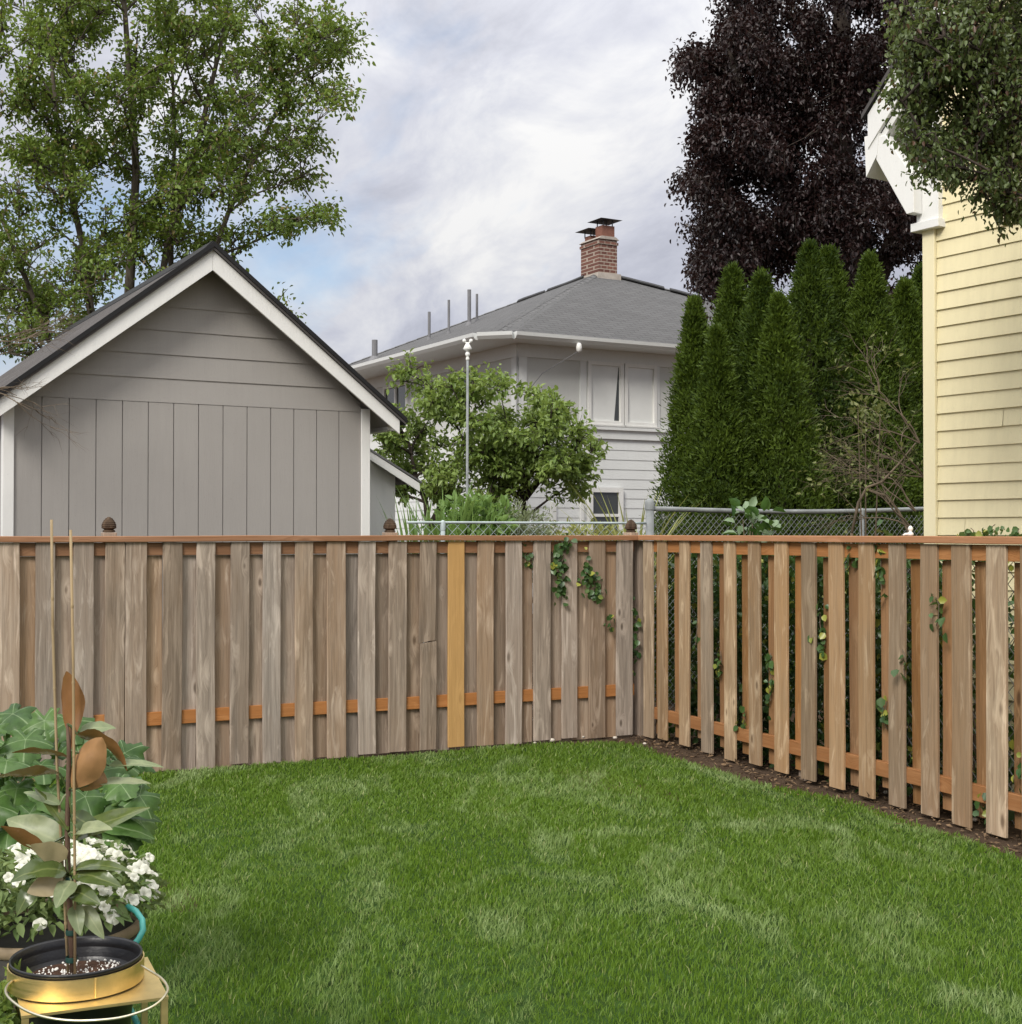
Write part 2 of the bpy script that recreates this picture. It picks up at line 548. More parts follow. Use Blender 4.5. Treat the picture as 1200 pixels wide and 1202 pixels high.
def picket(parent, M, ang, x, w, z0, z1, yc, mat, th=.018, lean=0.0, label=None, crack=None):
    """one board as its own mesh, its origin at its foot"""
    mb = MB()
    c = .004
    prof = [(-w / 2, -th / 2 + c), (-w / 2 + c, -th / 2), (w / 2 - c, -th / 2), (w / 2, -th / 2 + c), (w / 2, th / 2), (-w / 2, th / 2)]

    def piece(za, zb, dy, tilt=0.0, jag=0.0):
        k = 7
        vs, fs = [], []
        bow = random.uniform(-.004, .004)
        sw = [random.uniform(-.0022, .0022) for _ in range(k)]
        for i in range(k):
            z = za + (zb - za) * i / (k - 1)
            s = (z - z0) / (z1 - z0)
            bx = bow * math.sin(s * math.pi) + sw[i]
            for a, b in prof:
                zz = z
                if jag and i == (0 if dy == 0 else k - 1): zz += jag * (a / w)
                vs.append((a + bx, b + dy, zz))
        n = len(prof)
        for i in range(k - 1):
            for q in range(n):
                fs.append((i * n + q, i * n + (q + 1) % n, (i + 1) * n + (q + 1) % n, (i + 1) * n + q))
        fs.append(tuple(range(n - 1, -1, -1)))
        fs.append(tuple(range((k - 1) * n, k * n)))
        mb.add(vs, fs)

    if crack:
        piece(z0, crack - .004, -.009, jag=.012)
        piece(crack + .004, z1, 0.0, jag=.02)
    else:
        piece(z0, z1, 0.0)
    me = bpy.data.meshes.new('picket')
    me.from_pydata([tuple(Vector(v) - Vector((0, 0, z0))) for v in mb.v], [], mb.f)
    me.update()
    o = link_mesh('picket', me, mat, parent)
    p = M @ Vector((x, yc, z0))
    o.location = p - world_loc(parent)
    o.rotation_euler = (0, lean, ang)
    if label: o['label'] = label
    return o


def bar(parent, name, M, ang, x0, x1, y0, y1, z0, z1, mat, bevel=.003):
    """a rail or cap, lying; its own z runs along its length so that the grain follows it"""
    L = x1 - x0
    mb = MB()
    k = max(2, int(L / .6) + 1)
    vs, fs = [], []
    for i in range(k):
        z = L * i / (k - 1)
        dz = random.uniform(-.003, .003) if 0 < i < k - 1 else 0
        for a, b in ((y0, z0), (y1, z0), (y1, z1), (y0, z1)):
            vs.append((-(b + dz), a, z))      # local x = -height, y = depth, z = length
    for i in range(k - 1):
        for q in range(4):
            fs.append((i * 4 + q, (i + 1) * 4 + q, (i + 1) * 4 + (q + 1) % 4, i * 4 + (q + 1) % 4))
    fs.append((0, 1, 2, 3)); fs.append(tuple((k - 1) * 4 + q for q in (3, 2, 1, 0)))
    mb.add(vs, fs)
    me = bpy.data.meshes.new(name)
    me.from_pydata([tuple(v) for v in mb.v], [], mb.f)
    me.update()
    o = link_mesh(name, me, mat, parent)
    # rotate local z onto the fence direction
    u = Vector((M[0][0], M[1][0], 0)); y = Vector((M[0][1], M[1][1], 0))
    Rm = Matrix(((0, y.x, u.x, 0), (0, y.y, u.y, 0), (-1, 0, 0, 0), (0, 0, 0, 1)))
    p = M @ Vector((x0, 0, 0))
    loc = p - world_loc(parent)
    o.matrix_basis = Matrix.Translation(loc) @ Rm
    b = o.modifiers.new('bevel', 'BEVEL'); b.width = bevel; b.segments = 2
    return o


# ------------------------------------------------------------------ far fence
angL = math.atan2(UL.y, UL.x)
angR = math.atan2(UR.y, UR.x)
xl0 = along(-190, COR, UL)
fenceL = thing('wooden_fence', ML @ Vector((xl0, 0, 0)),
               'long weathered grey board fence along the back of the lawn before the grey garage', 'fence', 'board fences round the lawn')
edges = [(-157, -132), (-119, -95), (-80, -56), (-38, -15), (0, 24), (43, 66), (87, 111), (124, 147), (149, 174), (191, 214), (232, 254), (271, 293), (310, 331), (348, 369),
         (385, 407), (422, 442), (457, 478), (493, 512), (527, 546), (561, 580), (594, 613), (627, 647), (660, 678), (692, 711), (724, 743)]
cs = []
for i, (a, b) in enumerate(edges):
    x = along((a + b) / 2, COR, UL)
    cs.append(x)
    lab, mat, crack = None, MAT['picket_grey'], None
    if a == 527: lab, mat = 'fresh orange picket without weathering', MAT['picket_new']
    if a == 493: lab, crack = 'grey picket cracked across below the middle', .80
    w = along(b, COR, UL) - along(a, COR, UL)
    picket(fenceL, ML, angL, x, w, random.uniform(.0, .02), 1.535, .009, mat, lean=random.uniform(-.004, .004), label=lab, crack=crack)
for i in range(len(cs) - 1):
    x = (cs[i] + cs[i + 1]) / 2 + random.uniform(-.012, .012)
    picket(fenceL, ML, angL, x, .142 + random.uniform(-.004, .006), random.uniform(-.01, .012), 1.445, .054, MAT['picket_back'], lean=random.uniform(-.003, .003))
bar(fenceL, 'lower_rail', ML, angL, xl0, -.03, .0190, .044, .315, .405, MAT['rail'])
bar(fenceL, 'upper_rail', ML, angL, xl0, -.03, .0190, .044, 1.447, 1.534, MAT['rail'])
bar(fenceL, 'cap', ML, angL, xl0, .075, -.02, .125, 1.538, 1.578, MAT['cap'], .005)


def post(parent, M, x, y0, finial=True):
    mb = MB(M)
    mb.box(x - .045, x + .045, y0, y0 + .09, -.1, 1.535 if not finial else 1.60)
    o = mb.build('post', MAT['picket_back'], parent, bevel=.004)
    if finial:
        c = M @ Vector((x, y0 + .045, 1.60))
        f = MB()
        prof = [(.03, 0), (.042, .004), (.04, .014), (.030, .018), (.040, .026)]
        for i in range(14):
            t = i / 13
            r = .047 * math.cos((t - .18) * 1.75) ** .8 if t < .98 else .004
            prof.append((max(.004, r + .0035 * (i % 2)), .026 + .078 * t))
        f.lathe(c, prof, 14)
        f.build('finial', MAT['finial'], o, smooth=False)
    return o


for px in (128, 458, 741):
    post(fenceL, ML, along(px, COR + NL * .17, UL), .127)
post(fenceL, ML, .075, .03, False)
# ------------------------------------------------------------------ side fence
xr1 = along(1420, COR, UR)
fenceR = thing('wooden_fence', MR @ Vector((xr1, 0, 0)),
               'warm brown see-through board fence running down the right side beside the yellow house', 'fence', 'board fences round the lawn')
redges = [(754, 766), (770, 783), (795, 809), (821, 836), (848, 863), (877, 893), (907, 924), (938, 956), (972, 989), (1006, 1025), (1041, 1060), (1079, 1099),
          (1116, 1136), (1157, 1177), (1199, 1220), (1245, 1268), (1293, 1317), (1345, 1370)]
rc = []
for i, (a, b) in enumerate(redges):
    x = along((a + b) / 2, COR, UR)
    rc.append(x)
    w = .142 + random.uniform(-.005, .006)
    picket(fenceR, MR, angR, x, w, random.uniform(.0, .025), 1.535, .009, MAT['picket_warm'], lean=random.uniform(-.007, .007))
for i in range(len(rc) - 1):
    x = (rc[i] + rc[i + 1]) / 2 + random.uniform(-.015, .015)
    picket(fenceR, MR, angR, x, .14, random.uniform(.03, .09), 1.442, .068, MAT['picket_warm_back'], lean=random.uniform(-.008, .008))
bar(fenceR, 'lower_rail', MR, angR, .062, xr1, .0195, .0575, .155, .243, MAT['rail'])
bar(fenceR, 'upper_rail', MR, angR, .062, xr1, .0195, .0575, 1.447, 1.534, MAT['rail'])
bar(fenceR, 'cap', MR, angR, .022, xr1, -.02, .125, 1.5385, 1.579, MAT['cap'], .005)
for px in (955, 1290):
    post(fenceR, MR, along(px, COR + NR * .17, UR), .079, False)

# ------------------------------------------------------------------ ground
g = MB()
S = 900
g.add([(-S, -S, -.012), (S, -S, -.012), (S, S, -.012), (-S, S, -.012)], [(0, 1, 2, 3)])
tag(g.build('ground', MAT['soil']), kind='structure')


def lawn_inside(X, Y):
    """how far inside the lawn's edge a point lies (m)"""
    dx, dy = X - COR.x, Y - COR.y
    a = -(dx * NL.x + dy * NL.y) - .025
    sR = dx * UR.x + dy * UR.y
    b = -(dx * NR.x + dy * NR.y) - (.29 - .03 * np.clip(sR, 0, 5)) + .05 * np.sin(sR * 2.3 + 1) + .03 * np.sin(sR * 5.1)
    sL = dx * UL.x + dy * UL.y
    a = a + .025 * np.sin(sL * 4.0) - .16 * np.exp(-(sL + .2) ** 2 / .45)
    k = 7.0
    return -np.log(np.exp(-k * a) + np.exp(-k * b)) / k


# lawn sheet: a grid kept where it lies inside the edge, gently uneven
nx, ny = 150, 170
gx, gy = np.meshgrid(np.linspace(-6.5, 6.5, nx), np.linspace(.8, 11.0, ny))
ins = lawn_inside(gx, gy)
zz = .012 * np.sin(gx * 1.3 + 1) * np.cos(gy * 1.1) + .004 * np.sin(gx * 5 + gy * 3)
zz = np.where(ins < .08, zz * 0 - .004, zz)
vid = np.arange(nx * ny).reshape(ny, nx)
q = np.stack([vid[:-1, :-1], vid[:-1, 1:], vid[1:, 1:], vid[1:, :-1]], -1).reshape(-1, 4)
keep = (ins.ravel()[q] > -.01).all(1)
tag(np_mesh('lawn', np.stack([gx, gy, zz], -1).reshape(-1, 3), [q[keep]], MAT['turf'], smooth=True), kind='structure')

# grass blades
N = 900000
Xs = rng.uniform(-4.6, 5.6, N); Ys = 2.1 + (10.9 - 2.1) * rng.uniform(0, 1, N) ** 1.15
k1 = (np.abs(Xs) < Ys * .40 + 1.0) & (lawn_inside(Xs, Ys) > rng.uniform(-.03, .05, N))
k1 &= rng.uniform(0, 1, N) < np.clip(1.25 - Ys / 16, .5, 1)
Xs, Ys = Xs[k1], Ys[k1]
n = len(Xs)
patch = np.sin(Xs * 1.9 + 1.3 * np.sin(Ys * .9)) + np.sin(Ys * 2.3 + 1.7 * np.sin(Xs * 1.1 + 2))
patch += .6 * np.sin(Xs * 6 + 2 * np.sin(Ys * 4)) * np.sin(Ys * 5.5)
hgt = rng.uniform(.018, .040, n) * (1 + .07 * patch)
edge = lawn_inside(Xs, Ys)
hgt *= np.where(edge < .08, rng.uniform(.5, 1.05, n), 1)
wid = rng.uniform(.0013, .0024, n) * np.clip(Ys / 4.5, .85, 1.9)
th = rng.uniform(0, 2 * np.pi, n)
ld = patch * .5 + rng.normal(0, 1.8, n)
lean = hgt * np.abs(rng.normal(.45, .3, n)) * (1 + .18 * patch)
zb = .012 * np.sin(Xs * 1.3 + 1) * np.cos(Ys * 1.1) - .006
B = np.stack([Xs, Ys, zb], 1)
sd = np.stack([np.cos(th), np.sin(th), np.zeros(n)], 1) * wid[:, None]
ln = np.stack([np.cos(ld), np.sin(ld), np.zeros(n)], 1)
up = np.array([0, 0, 1.0])
mid = B + up * (hgt * .6)[:, None] + ln * (lean * .3)[:, None]
tip = B + up * hgt[:, None] + ln * lean[:, None]
V = np.stack([B - sd, B + sd, mid + sd * .8, mid - sd * .8, tip], 1).reshape(-1, 3)
b = np.arange(n)[:, None] * 5
tag(np_mesh('grass', V, [b + np.array([0, 1, 2, 3]), b + np.array([3, 2, 4])], MAT['blade']),
    'short green lawn grass with pale streaky patches inside the fence', 'grass', kind='stuff')

# litter on the strip of soil by the side fence
m = 1500
s = rng.uniform(.0, 5.2, m); o_ = -np.abs(rng.normal(.0, .22, m)) + rng.uniform(0, .5, m)
P = np.array([list(COR + UR * a + NR * c) for a, c in zip(s, o_)])
P[:, 2] = rng.uniform(-.008, .012, m)
d = rand_dirs(m); d[:, 2] *= .25
nn = np.tile([0, 0, 1.0], (m, 1)) + rng.normal(0, .3, (m, 3))
v, f = leaf_arrays(P, d, nn, rng.uniform(.015, .06, m), rng.uniform(.004, .022, m), .2, .1, 4)
tag(np_mesh('dry_litter', v, f, MAT['litter']), 'brown dry leaf litter on the bare soil under the side fence', 'leaf litter', kind='stuff')

spots = [(648, 869, .022), (684, 865, .016), (690, 864, .014), (722, 866, .017), (757, 873, .013), (628, 872, .012), (303, 887, .014), (1040, 930, .014), (1145, 962, .016), (1010, 912, .012)]
slab = ['white stone at the foot of the far fence below the ivy, largest of the stones',
        'pale pebble at the far fence foot, left one of a close pair', 'pale pebble at the far fence foot, right one of a close pair',
        'pale pebble on the grass edge just left of the fence corner', 'pale pebble on bare soil just right of the fence corner',
        'tiny pale pebble left of the largest white stone by the far fence', 'pale pebble at the fence foot in front of the grey garage',
        'pale pebble on soil below the middle of the side fence', 'pale pebble on soil nearest the right end of the side fence', 'tiny pale pebble between side fence boards near its middle']
for (px, py, r), lb in zip(spots, slab):
    c = on_z(px, py, .012)
    mb = MB()
    vs, fs = [], []
    nr, ns = 5, 8
    rr = [[random.uniform(.8, 1.15) for _ in range(ns)] for _ in range(nr)]
    prof = []
    for i in range(nr):
        t = math.pi * i / (nr - 1)
        for k in range(ns):
            w = 2 * math.pi * k / ns
            q_ = rr[i][k] if 0 < i < nr - 1 else 1
            vs.append(c + Vector((math.sin(t) * math.cos(w) * r * q_ * 1.2, math.sin(t) * math.sin(w) * r * q_, -math.cos(t) * r * .7)))
    for i in range(nr - 1):
        for k in range(ns): fs.append((i * ns + k, i * ns + (k + 1) % ns, (i + 1) * ns + (k + 1) % ns, (i + 1) * ns + k))
    mb.add(vs, fs)
    tag(mb.build('pebble', MAT['stone'], smooth=True), lb, 'pebble', 'pale pebbles by the fences')


# ------------------------------------------------------------------ roofs with u,v
def roof_slab(name, polys, th, mat, parent, under=None):
    """flat roof faces given as (points, origin, u axis, v axis); uv in metres; thickness downwards"""
    o0 = world_loc(parent)
    vs, fs, uvs = [], [], []
    for pts, O, ua, va in polys:
        n = len(vs)
        vs += [Vector(p) for p in pts]
        fs.append(tuple(range(n, n + len(pts))))
        uvs.append([((Vector(p) - O).dot(ua), (Vector(p) - O).dot(va)) for p in pts])
        m_ = len(vs)
        k = len(pts)
        vs += [Vector(p) - Vector((0, 0, th)) for p in pts]
        fs.append(tuple(range(m_ + k - 1, m_ - 1, -1)))
        uvs.append([(0, 0)] * k)
        for i in range(k):
            j = (i + 1) % k
            fs.append((n + i, m_ + i, m_ + j, n + j))
            uvs.append([(0.01, .01)] * 4)
    me = bpy.data.meshes.new(name)
    me.from_pydata([tuple(v - o0) for v in vs], [], fs)
    uvl = me.uv_layers.new(name='uv')
    flat = [c for f_ in uvs for uv in f_ for c in uv]
    uvl.data.foreach_set('uv', flat)
    me.update()
    return link_mesh(name, me, mat, parent)


def lap_siding(mb, x0, x1, z0, z1, ex, y=0.0, lip=.014, clip=None, joints=False):
    z = z0
    while z < z1 - 1e-6:
        zb = min(z + ex, z1)
        a, b = (x0, x1) if clip is None else clip(z)
        c, d = (x0, x1) if clip is None else clip(zb)
        if joints and b > a:
            cuts = [a]
            x = a + random.uniform(.2, 2.6)
            while x < min(b, d) - .3:
                cuts.append(x); x += random.uniform(1.4, 3.2)
            cuts.append(b)
            for q in range(len(cuts) - 1):
                p0, p1 = cuts[q] + (.0015 if q else 0), cuts[q + 1] - (.0015 if q < len(cuts) - 2 else 0)
                u0 = c if q == 0 else p0
                u1 = d if q == len(cuts) - 2 else p1
                l2 = lip + random.uniform(-.002, .002); dz = random.uniform(-.0015, .0015)
                mb.add([(p0, y - l2, z + dz), (p1, y - l2, z + dz), (u1, y - .001, zb + .004), (u0, y - .001, zb + .004), (p0, y, z + .002), (p1, y, z + .002)],
                       [(0, 1, 2, 3), (4, 5, 1, 0)])
        elif b > a:
            mb.add([(a, y - lip, z), (b, y - lip, z), (d, y - .001, zb + .004), (c, y - .001, zb + .004), (a, y, z + .002), (b, y, z + .002)],
                   [(0, 1, 2, 3), (4, 5, 1, 0)])
        z = zb


# ------------------------------------------------------------------ grey garage
GU = Vector((math.sin(R(60)), math.cos(R(60)), 0))
GO = at(16, 480, 11.0); GO.z = 0
MG = frame(GO, GU)
gw = along(423, GO, GU)
garage = thing('garage', GO, 'taupe grey gabled garage with white trim behind the far fence', 'garage')
zbelt = at(238, 474, 11.7).z
zpk = at(238, 322, 11.7).z + .10
xm = along(238, GO, GU)
sl = (zpk - zbelt) / (xm - .14)
mb = MB(MG)
k = 14
pw = gw / k
for i in range(k):
    mb.box(i * pw + .004, (i + 1) * pw - .004, -.012, .02, -.1, zbelt)
mb.box(.0, gw, .001, .1, -.1, zbelt)
mb.box(0, .1, .1, 5.2, -.1, zbelt); mb.box(gw - .1, gw, .1, 5.2, -.1, zbelt)
mb.build('wall', MAT['garage'], garage)
for x0 in (-.085, gw):
    mb = MB(MG); mb.box(x0, x0 + .085, -.03, .06, -.1, zbelt + .03)
    mb.build('corner_board', MAT['white'], garage, bevel=.003)
# roof: ridge line and eaves measured from the photograph
RY = -.24                                   # rake overhang
rp = MG @ Vector((xm, RY, 0))
zr = at(238, 290, rp.y).z
xe_r = along(468, MG @ Vector((0, RY, 0)), GU)
er = MG @ Vector((xe_r, RY, 0))
ze_r = at(468, 490, er.y).z
slr = (zr - ze_r) / (xe_r - xm)
xe_l = xm - (xe_r - xm)
ze_l = zr - slr * (xm - xe_l)
bw = .155


def gclip(z):
    h = max(0.0, (zr - .075 - z) / slr)
    return max(-.03, xm - h), min(gw + .03, xm + h)


mb = MB(MG)
zap = zr - .08
lap_siding(mb, 0, gw, zbelt + .002, zap, .205, -.006, .010, gclip)
hb = (zap - zbelt) / slr
mb.prism([(max(0, xm - hb), zbelt), (min(gw, xm + hb), zbelt), (min(gw, xm + hb), max(zbelt + .01, zap - slr * (min(gw, xm + hb) - xm))), (xm, zap), (max(0, xm - hb), max(zbelt + .01, zap - slr * (xm - max(0, xm - hb))))], .002, .1)
mb.build('gable_siding', MAT['garage'], garage)
for sgn, xe, ze in ((-1, xe_l, ze_l), (1, xe_r, ze_r)):
    mb = MB(MG)
    if sgn < 0: poly = [(xe, ze), (xm - .001, zr), (xm - .001, zr - bw * 1.3), (xe, ze - bw * 1.1)]
    else: poly = [(xm + .001, zr), (xe, ze), (xe, ze - bw * 1.0), (xm + .001, zr - bw * 1.3)]
    mb.prism(poly[::-1], RY - .024, RY)
    mb.build('bargeboard', MAT['white'], garage, bevel=.003)
mb = MB(MG)
for sgn, xe, ze in ((-1, xe_l, ze_l), (1, xe_r, ze_r)):
    mb.prism([(xm, zr - .045), (xe, ze - .045), (xe, ze - .065), (xm, zr - .065)], RY + .002, 5.5)
mb.build('soffit', MAT['garage'], garage)
polys = []
for sgn, xe, ze in ((-1, xe_l - .05, ze_l - .05 * slr), (1, xe_r + .05, ze_r - .05 * slr)):
    a, b_ = MG @ Vector((xm, RY - .05, zr + .02)), MG @ Vector((xm, 5.5, zr + .02))
    c, d_ = MG @ Vector((xe, 5.5, ze + .02)), MG @ Vector((xe, RY - .05, ze + .02))
    pts = [a, d_, c, b_] if sgn < 0 else [a, b_, c, d_]
    ua = (b_ - a).normalized(); va = (a - d_).normalized()
    polys.append((pts, d_, ua, va))
groof = roof_slab('roof', polys, .05, MAT['shingle_dark'], garage)
mb = MB(MG)
for sgn, xe, ze in ((-1, xe_l - .06, ze_l - .06 * slr), (1, xe_r + .06, ze_r - .06 * slr)):
    mb.prism([(xm, zr + .040), (xe, ze + .040), (xe, ze - .004), (xm, zr - .004)][::(1 if sgn > 0 else -1)], RY - .062, RY - .026)
mb.build('drip_edge', MAT['black'], groof)
mb = MB(MG)
mb.prism([(xm - .13, zr - .13 * slr + .03), (xm, zr + .055), (xm + .13, zr - .13 * slr + .03), (xm + .13, zr - .13 * slr + .014), (xm - .13, zr - .13 * slr + .014)][::-1], RY - .02, 5.5)
mb.build('ridge_cap', MAT['black'], groof)
mb = MB(MG)
gx0 = xe_r + .005
mb.prism([(gx0, ze_r - .02), (gx0 + .10, ze_r - .02), (gx0 + .085, ze_r - .10), (gx0, ze_r - .10)][::-1], RY + .25, 5.4)
mb.build('gutter', MAT['white'], garage)

# ------------------------------------------------------------------ white lean-to shed past the garage
SO = at(428, 600, 13.9); SO.z = 0
MS = frame(SO, GU)
shed = thing('white_shed', SO, 'small white lean-to shed with a sloping roof just right of the grey garage', 'shed')
sx = along(464, SO, GU)
p0, p1 = along(424, SO, GU), along(486, SO, GU)
z0s, z1s = at(428, 528, 13.9).z, at(486, 568, (MS @ Vector((p1, 0, 0))).y).z
mb = MB(MS)
lap_siding(mb, 0, sx, -.1, 1.55, .9, -.004, .006)
zt = z0s + (z1s - z0s) * (sx - p0) / (p1 - p0)
mb.prism([(0, -.1), (sx, -.1), (sx, zt - .05), (0, z0s - .05)][::-1], 0, 1.3)
mb.build('wall', MAT['white'], shed)
mb = MB(MS)
mb.prism([(p0, z0s), (p1, z1s), (p1, z1s - .085), (p0, z0s - .085)][::-1], -.14, -.118)
mb.build('bargeboard', MAT['white'], shed)
mb = MB(MS)
mb.prism([(p0, z0s + .025), (p1 + .02, z1s + .02), (p1 + .02, z1s + .001), (p0, z0s + .001)][::-1], -.15, 1.35)
mb.build('roof', MAT['ridge'], shed)

# ------------------------------------------------------------------ grey-white house
HU = Vector((.870, .492, 0)).normalized()
HO = Vector((.13, 26.9, 0))
MH = frame(HO, HU)
HW = Vector((-HU.y, HU.x, 0))
MHL = frame(HO + HW * 8.5, -HW)            # left face: its x runs from the far end to the near corner
house = thing('house', HO, 'pale grey two-storey house with a hipped shingle roof and brick chimney', 'house')
ZE = 5.45
mb = MB(MH)
mb.box(.02, 11.7, .02, 8.5, -.1, 5.3)
lap_siding(mb, .16, 11.7, -.1, 3.52, .20, .014, .014)
mb.M = MHL
lap_siding(mb, 0, 8.34, -.1, 3.52, .20, .014, .014)
mb.build('wall', MAT['housewhite'], house)
mb = MB(MH); mb.box(.2, 11.7, .0, .019, 3.75, 5.1)
mb.M = MHL; mb.box(0, 8.3, .0, .019, 3.75, 5.1)
mb.build('upper_panel', MAT['housepanel'], house)
mb = MB(MH)
mb.box(-.03, .2, -.03, .016, -.1, 5.12); mb.box(.2, 11.7, -.045, .017, 3.52, 3.76); mb.box(-.02, 11.7, -.04, .018, 5.08, 5.34)
mb.box(1.45, 1.60, -.028, .0, 3.76, 5.08); mb.box(3.32, 3.42, -.028, .0, 3.76, 5.08)
mb.box(1.3, 11.7, -.10, -.047, 3.70, 3.78)
mb.M = MHL
mb.box(8.3, 8.53, -.03, .016, -.1, 5.12); mb.box(0, 8.3, -.045, .017, 3.52, 3.76); mb.box(0, 8.52, -.042, .018, 5.08, 5.34)
mb.build('trim', MAT['housewhite'], house)


def window(parent, M, x0, x1, z0, z1, y, mat, mull=None, fw=.07, rail=None):
    w = MB(M)
    w.box(x0 - fw, x0, y - .06, y + .02, z0 - fw, z1 + fw); w.box(x1, x1 + fw, y - .06, y + .02, z0 - fw, z1 + fw)
    w.box(x0, x1, y - .055, y + .02, z1, z1 + fw); w.box(x0, x1, y - .055, y + .02, z0 - fw, z0)
    if mull: w.box(mull - fw * .5, mull + fw * .5, y - .052, y + .02, z0, z1)
    if rail: w.box(x0, x1, y - .04, y - .005, rail - .03, rail + .03)
    o = w.build('window', MAT['white'], parent)
    p = MB(M)
    spans = [(x0, x1)] if not mull else [(x0, mull - fw * .5), (mull + fw * .5, x1)]
    for a, b in spans: p.box(a, b, y - .012, y - .004, z0, z1)
    p.build('pane', mat, o)
    s = MB(M)
    s.box(x0 - fw - .04, x1 + fw + .04, y - .10, y - .06, z0 - fw - .05, z0 - fw - .002)
    s.build('sill', MAT['white'], o)
    return o


window(house, MH, 1.70, 2.42, 3.88, 5.02, 0, MAT['glass_pale'], None, .075)
window(house, MH, 2.60, 3.26, 3.88, 5.02, 0, MAT['glass_pale'], None, .075)
# the dark strip beside the blind of the left sash
mb = MB(MH); mb.prism([(2.28, 3.90), (2.40, 3.90), (2.40, 5.0), (2.385, 5.0)], -.0155, -.0135)
mb.build('blind_gap', MAT['glass_dark'], house)
window(house, MH, 1.72, 2.36, 1.15, 2.42, -.03, MAT['glass_dark'], None, .10, 1.95)
lx = 8.5 - 2.17
window(house, MHL, lx - .26, lx + .26, 4.05, 5.0, 0, MAT['glass_dark'], None, .07)
window(house, MHL, 2.2, 3.4, 4.0, 5.0, 0, MAT['glass_dark'], 2.8, .07)
mb = MB(MH); mb.box(.75, .87, -.05, .0, .2, 2.2); mb.box(1.45, 1.53, -.05, 0, .2, 2.2)
mb.build('door_trim', MAT['white'], house)
# soffit, gutter, roof
ex0, ex1, ey0, ey1 = -.9, 12.6, -.55, 9.05
ax, ay, az = 4.7, 4.25, 7.9
ch = .5                                     # the near corner of the eaves is cut off
mb = MB(MH)
mb.add([(ex0 + ch, ey0, 5.34), (ex1, ey0, 5.34), (ex1, ey1, 5.34), (ex0, ey1, 5.34), (ex0, ey0 + ch, 5.34)], [(4, 3, 2, 1, 0)])
mb.build('soffit', MAT['housewhite'], house)
mb = MB(MH)


def gut(a, b):
    a, b = Vector((*a, 0)), Vector((*b, 0))
    t = (b - a).normalized(); nn_ = Vector((t.y, -t.x, 0))
    prof = [(0, 5.33), (.07, 5.34), (.12, 5.40), (.13, 5.47), (.11, 5.47), (0, 5.46)]
    vs = [tuple(e + nn_ * o) [:2] + (z,) for e in (a, b) for o, z in prof]
    n_ = len(prof)
    mb.add(vs, [(i, i + n_, (i + 1) % n_ + n_, (i + 1) % n_) for i in range(n_)] + [tuple(range(n_)), tuple(range(2 * n_ - 1, n_ - 1, -1))])


gut((ex0, ey1), (ex0, ey0 + ch)); gut((ex0, ey0 + ch), (ex0 + ch, ey0)); gut((ex0 + ch, ey0), (ex1, ey0))
mb.build('gutter', MAT['housewhite'], house)
A = MH @ Vector((ax, ay, az))
cr = [MH @ Vector(p) for p in ((ex0, ey1, ZE), (ex0, ey0 + ch, ZE), (ex0 + ch, ey0, ZE), (ex1, ey0, ZE), (ex1, ey1, ZE))]
polys = []
for i in range(5):
    a, b_ = cr[i], cr[(i + 1) % 5]
    ua = (b_ - a).normalized()
    va = (A - a) - ua * (A - a).dot(ua); va.normalize()
    polys.append(([a, b_, A], a, ua, va))
hroof = roof_slab('roof', polys, .05, MAT['shingle'], house)
mb = MB()
for p, w in ((cr[1].lerp(cr[2], .5), .11), (cr[3], .11), (cr[0], .11)):
    for i in range(26):
        a, b_ = p.lerp(A, i / 26), p.lerp(A, (i + 1.15) / 26)
        t = (b_ - a).normalized(); sd_ = t.cross(Vector((0, 0, 1))).normalized() * w
        h0, h1 = Vector((0, 0, .032)), Vector((0, 0, .022))
        dn = Vector((0, 0, .045))
        mb.add([a - sd_ - dn + h0, a + h0, a + sd_ - dn + h0, b_ - sd_ - dn + h1, b_ + h1, b_ + sd_ - dn + h1], [(0, 1, 4, 3), (1, 2, 5, 4)])
mb.build('hip_cap', MAT['ridge'], hroof)
for tgt, f0, f1 in ((cr[3], .05, .17), (cr[3], .185, .27), (cr[3], .285, .36), (cr[0], .05, .17), (cr[0], .18, .27)):      # lifted dark cap pieces beside the chimney
    mb = MB()
    kk = 5
    vs, fs = [], []
    for i in range(kk):
        p = A.lerp(tgt, f0 + (f1 - f0) * i / (kk - 1))
        t = (tgt - A).normalized(); s_ = t.cross(Vector((0, 0, 1))).normalized() * .17
        u_ = Vector((0, 0, .035 + random.uniform(0, .02)))
        d_ = Vector((0, 0, .05))
        vs += [p - s_ - d_ + u_, p + u_ + Vector((0, 0, .02)), p + s_ - d_ + u_, p + s_ - d_ * 1.6 + u_, p - s_ - d_ * 1.6 + u_]
        if i: fs += [((i - 1) * 5 + q, (i - 1) * 5 + (q + 1) % 5, i * 5 + (q + 1) % 5, i * 5 + q) for q in range(5)]
    fs += [(4, 3, 2, 1, 0), tuple((kk - 1) * 5 + q for q in range(5))]
    mb.add(vs, fs)
    mb.build('ridge_vent', MAT['black'], hroof)
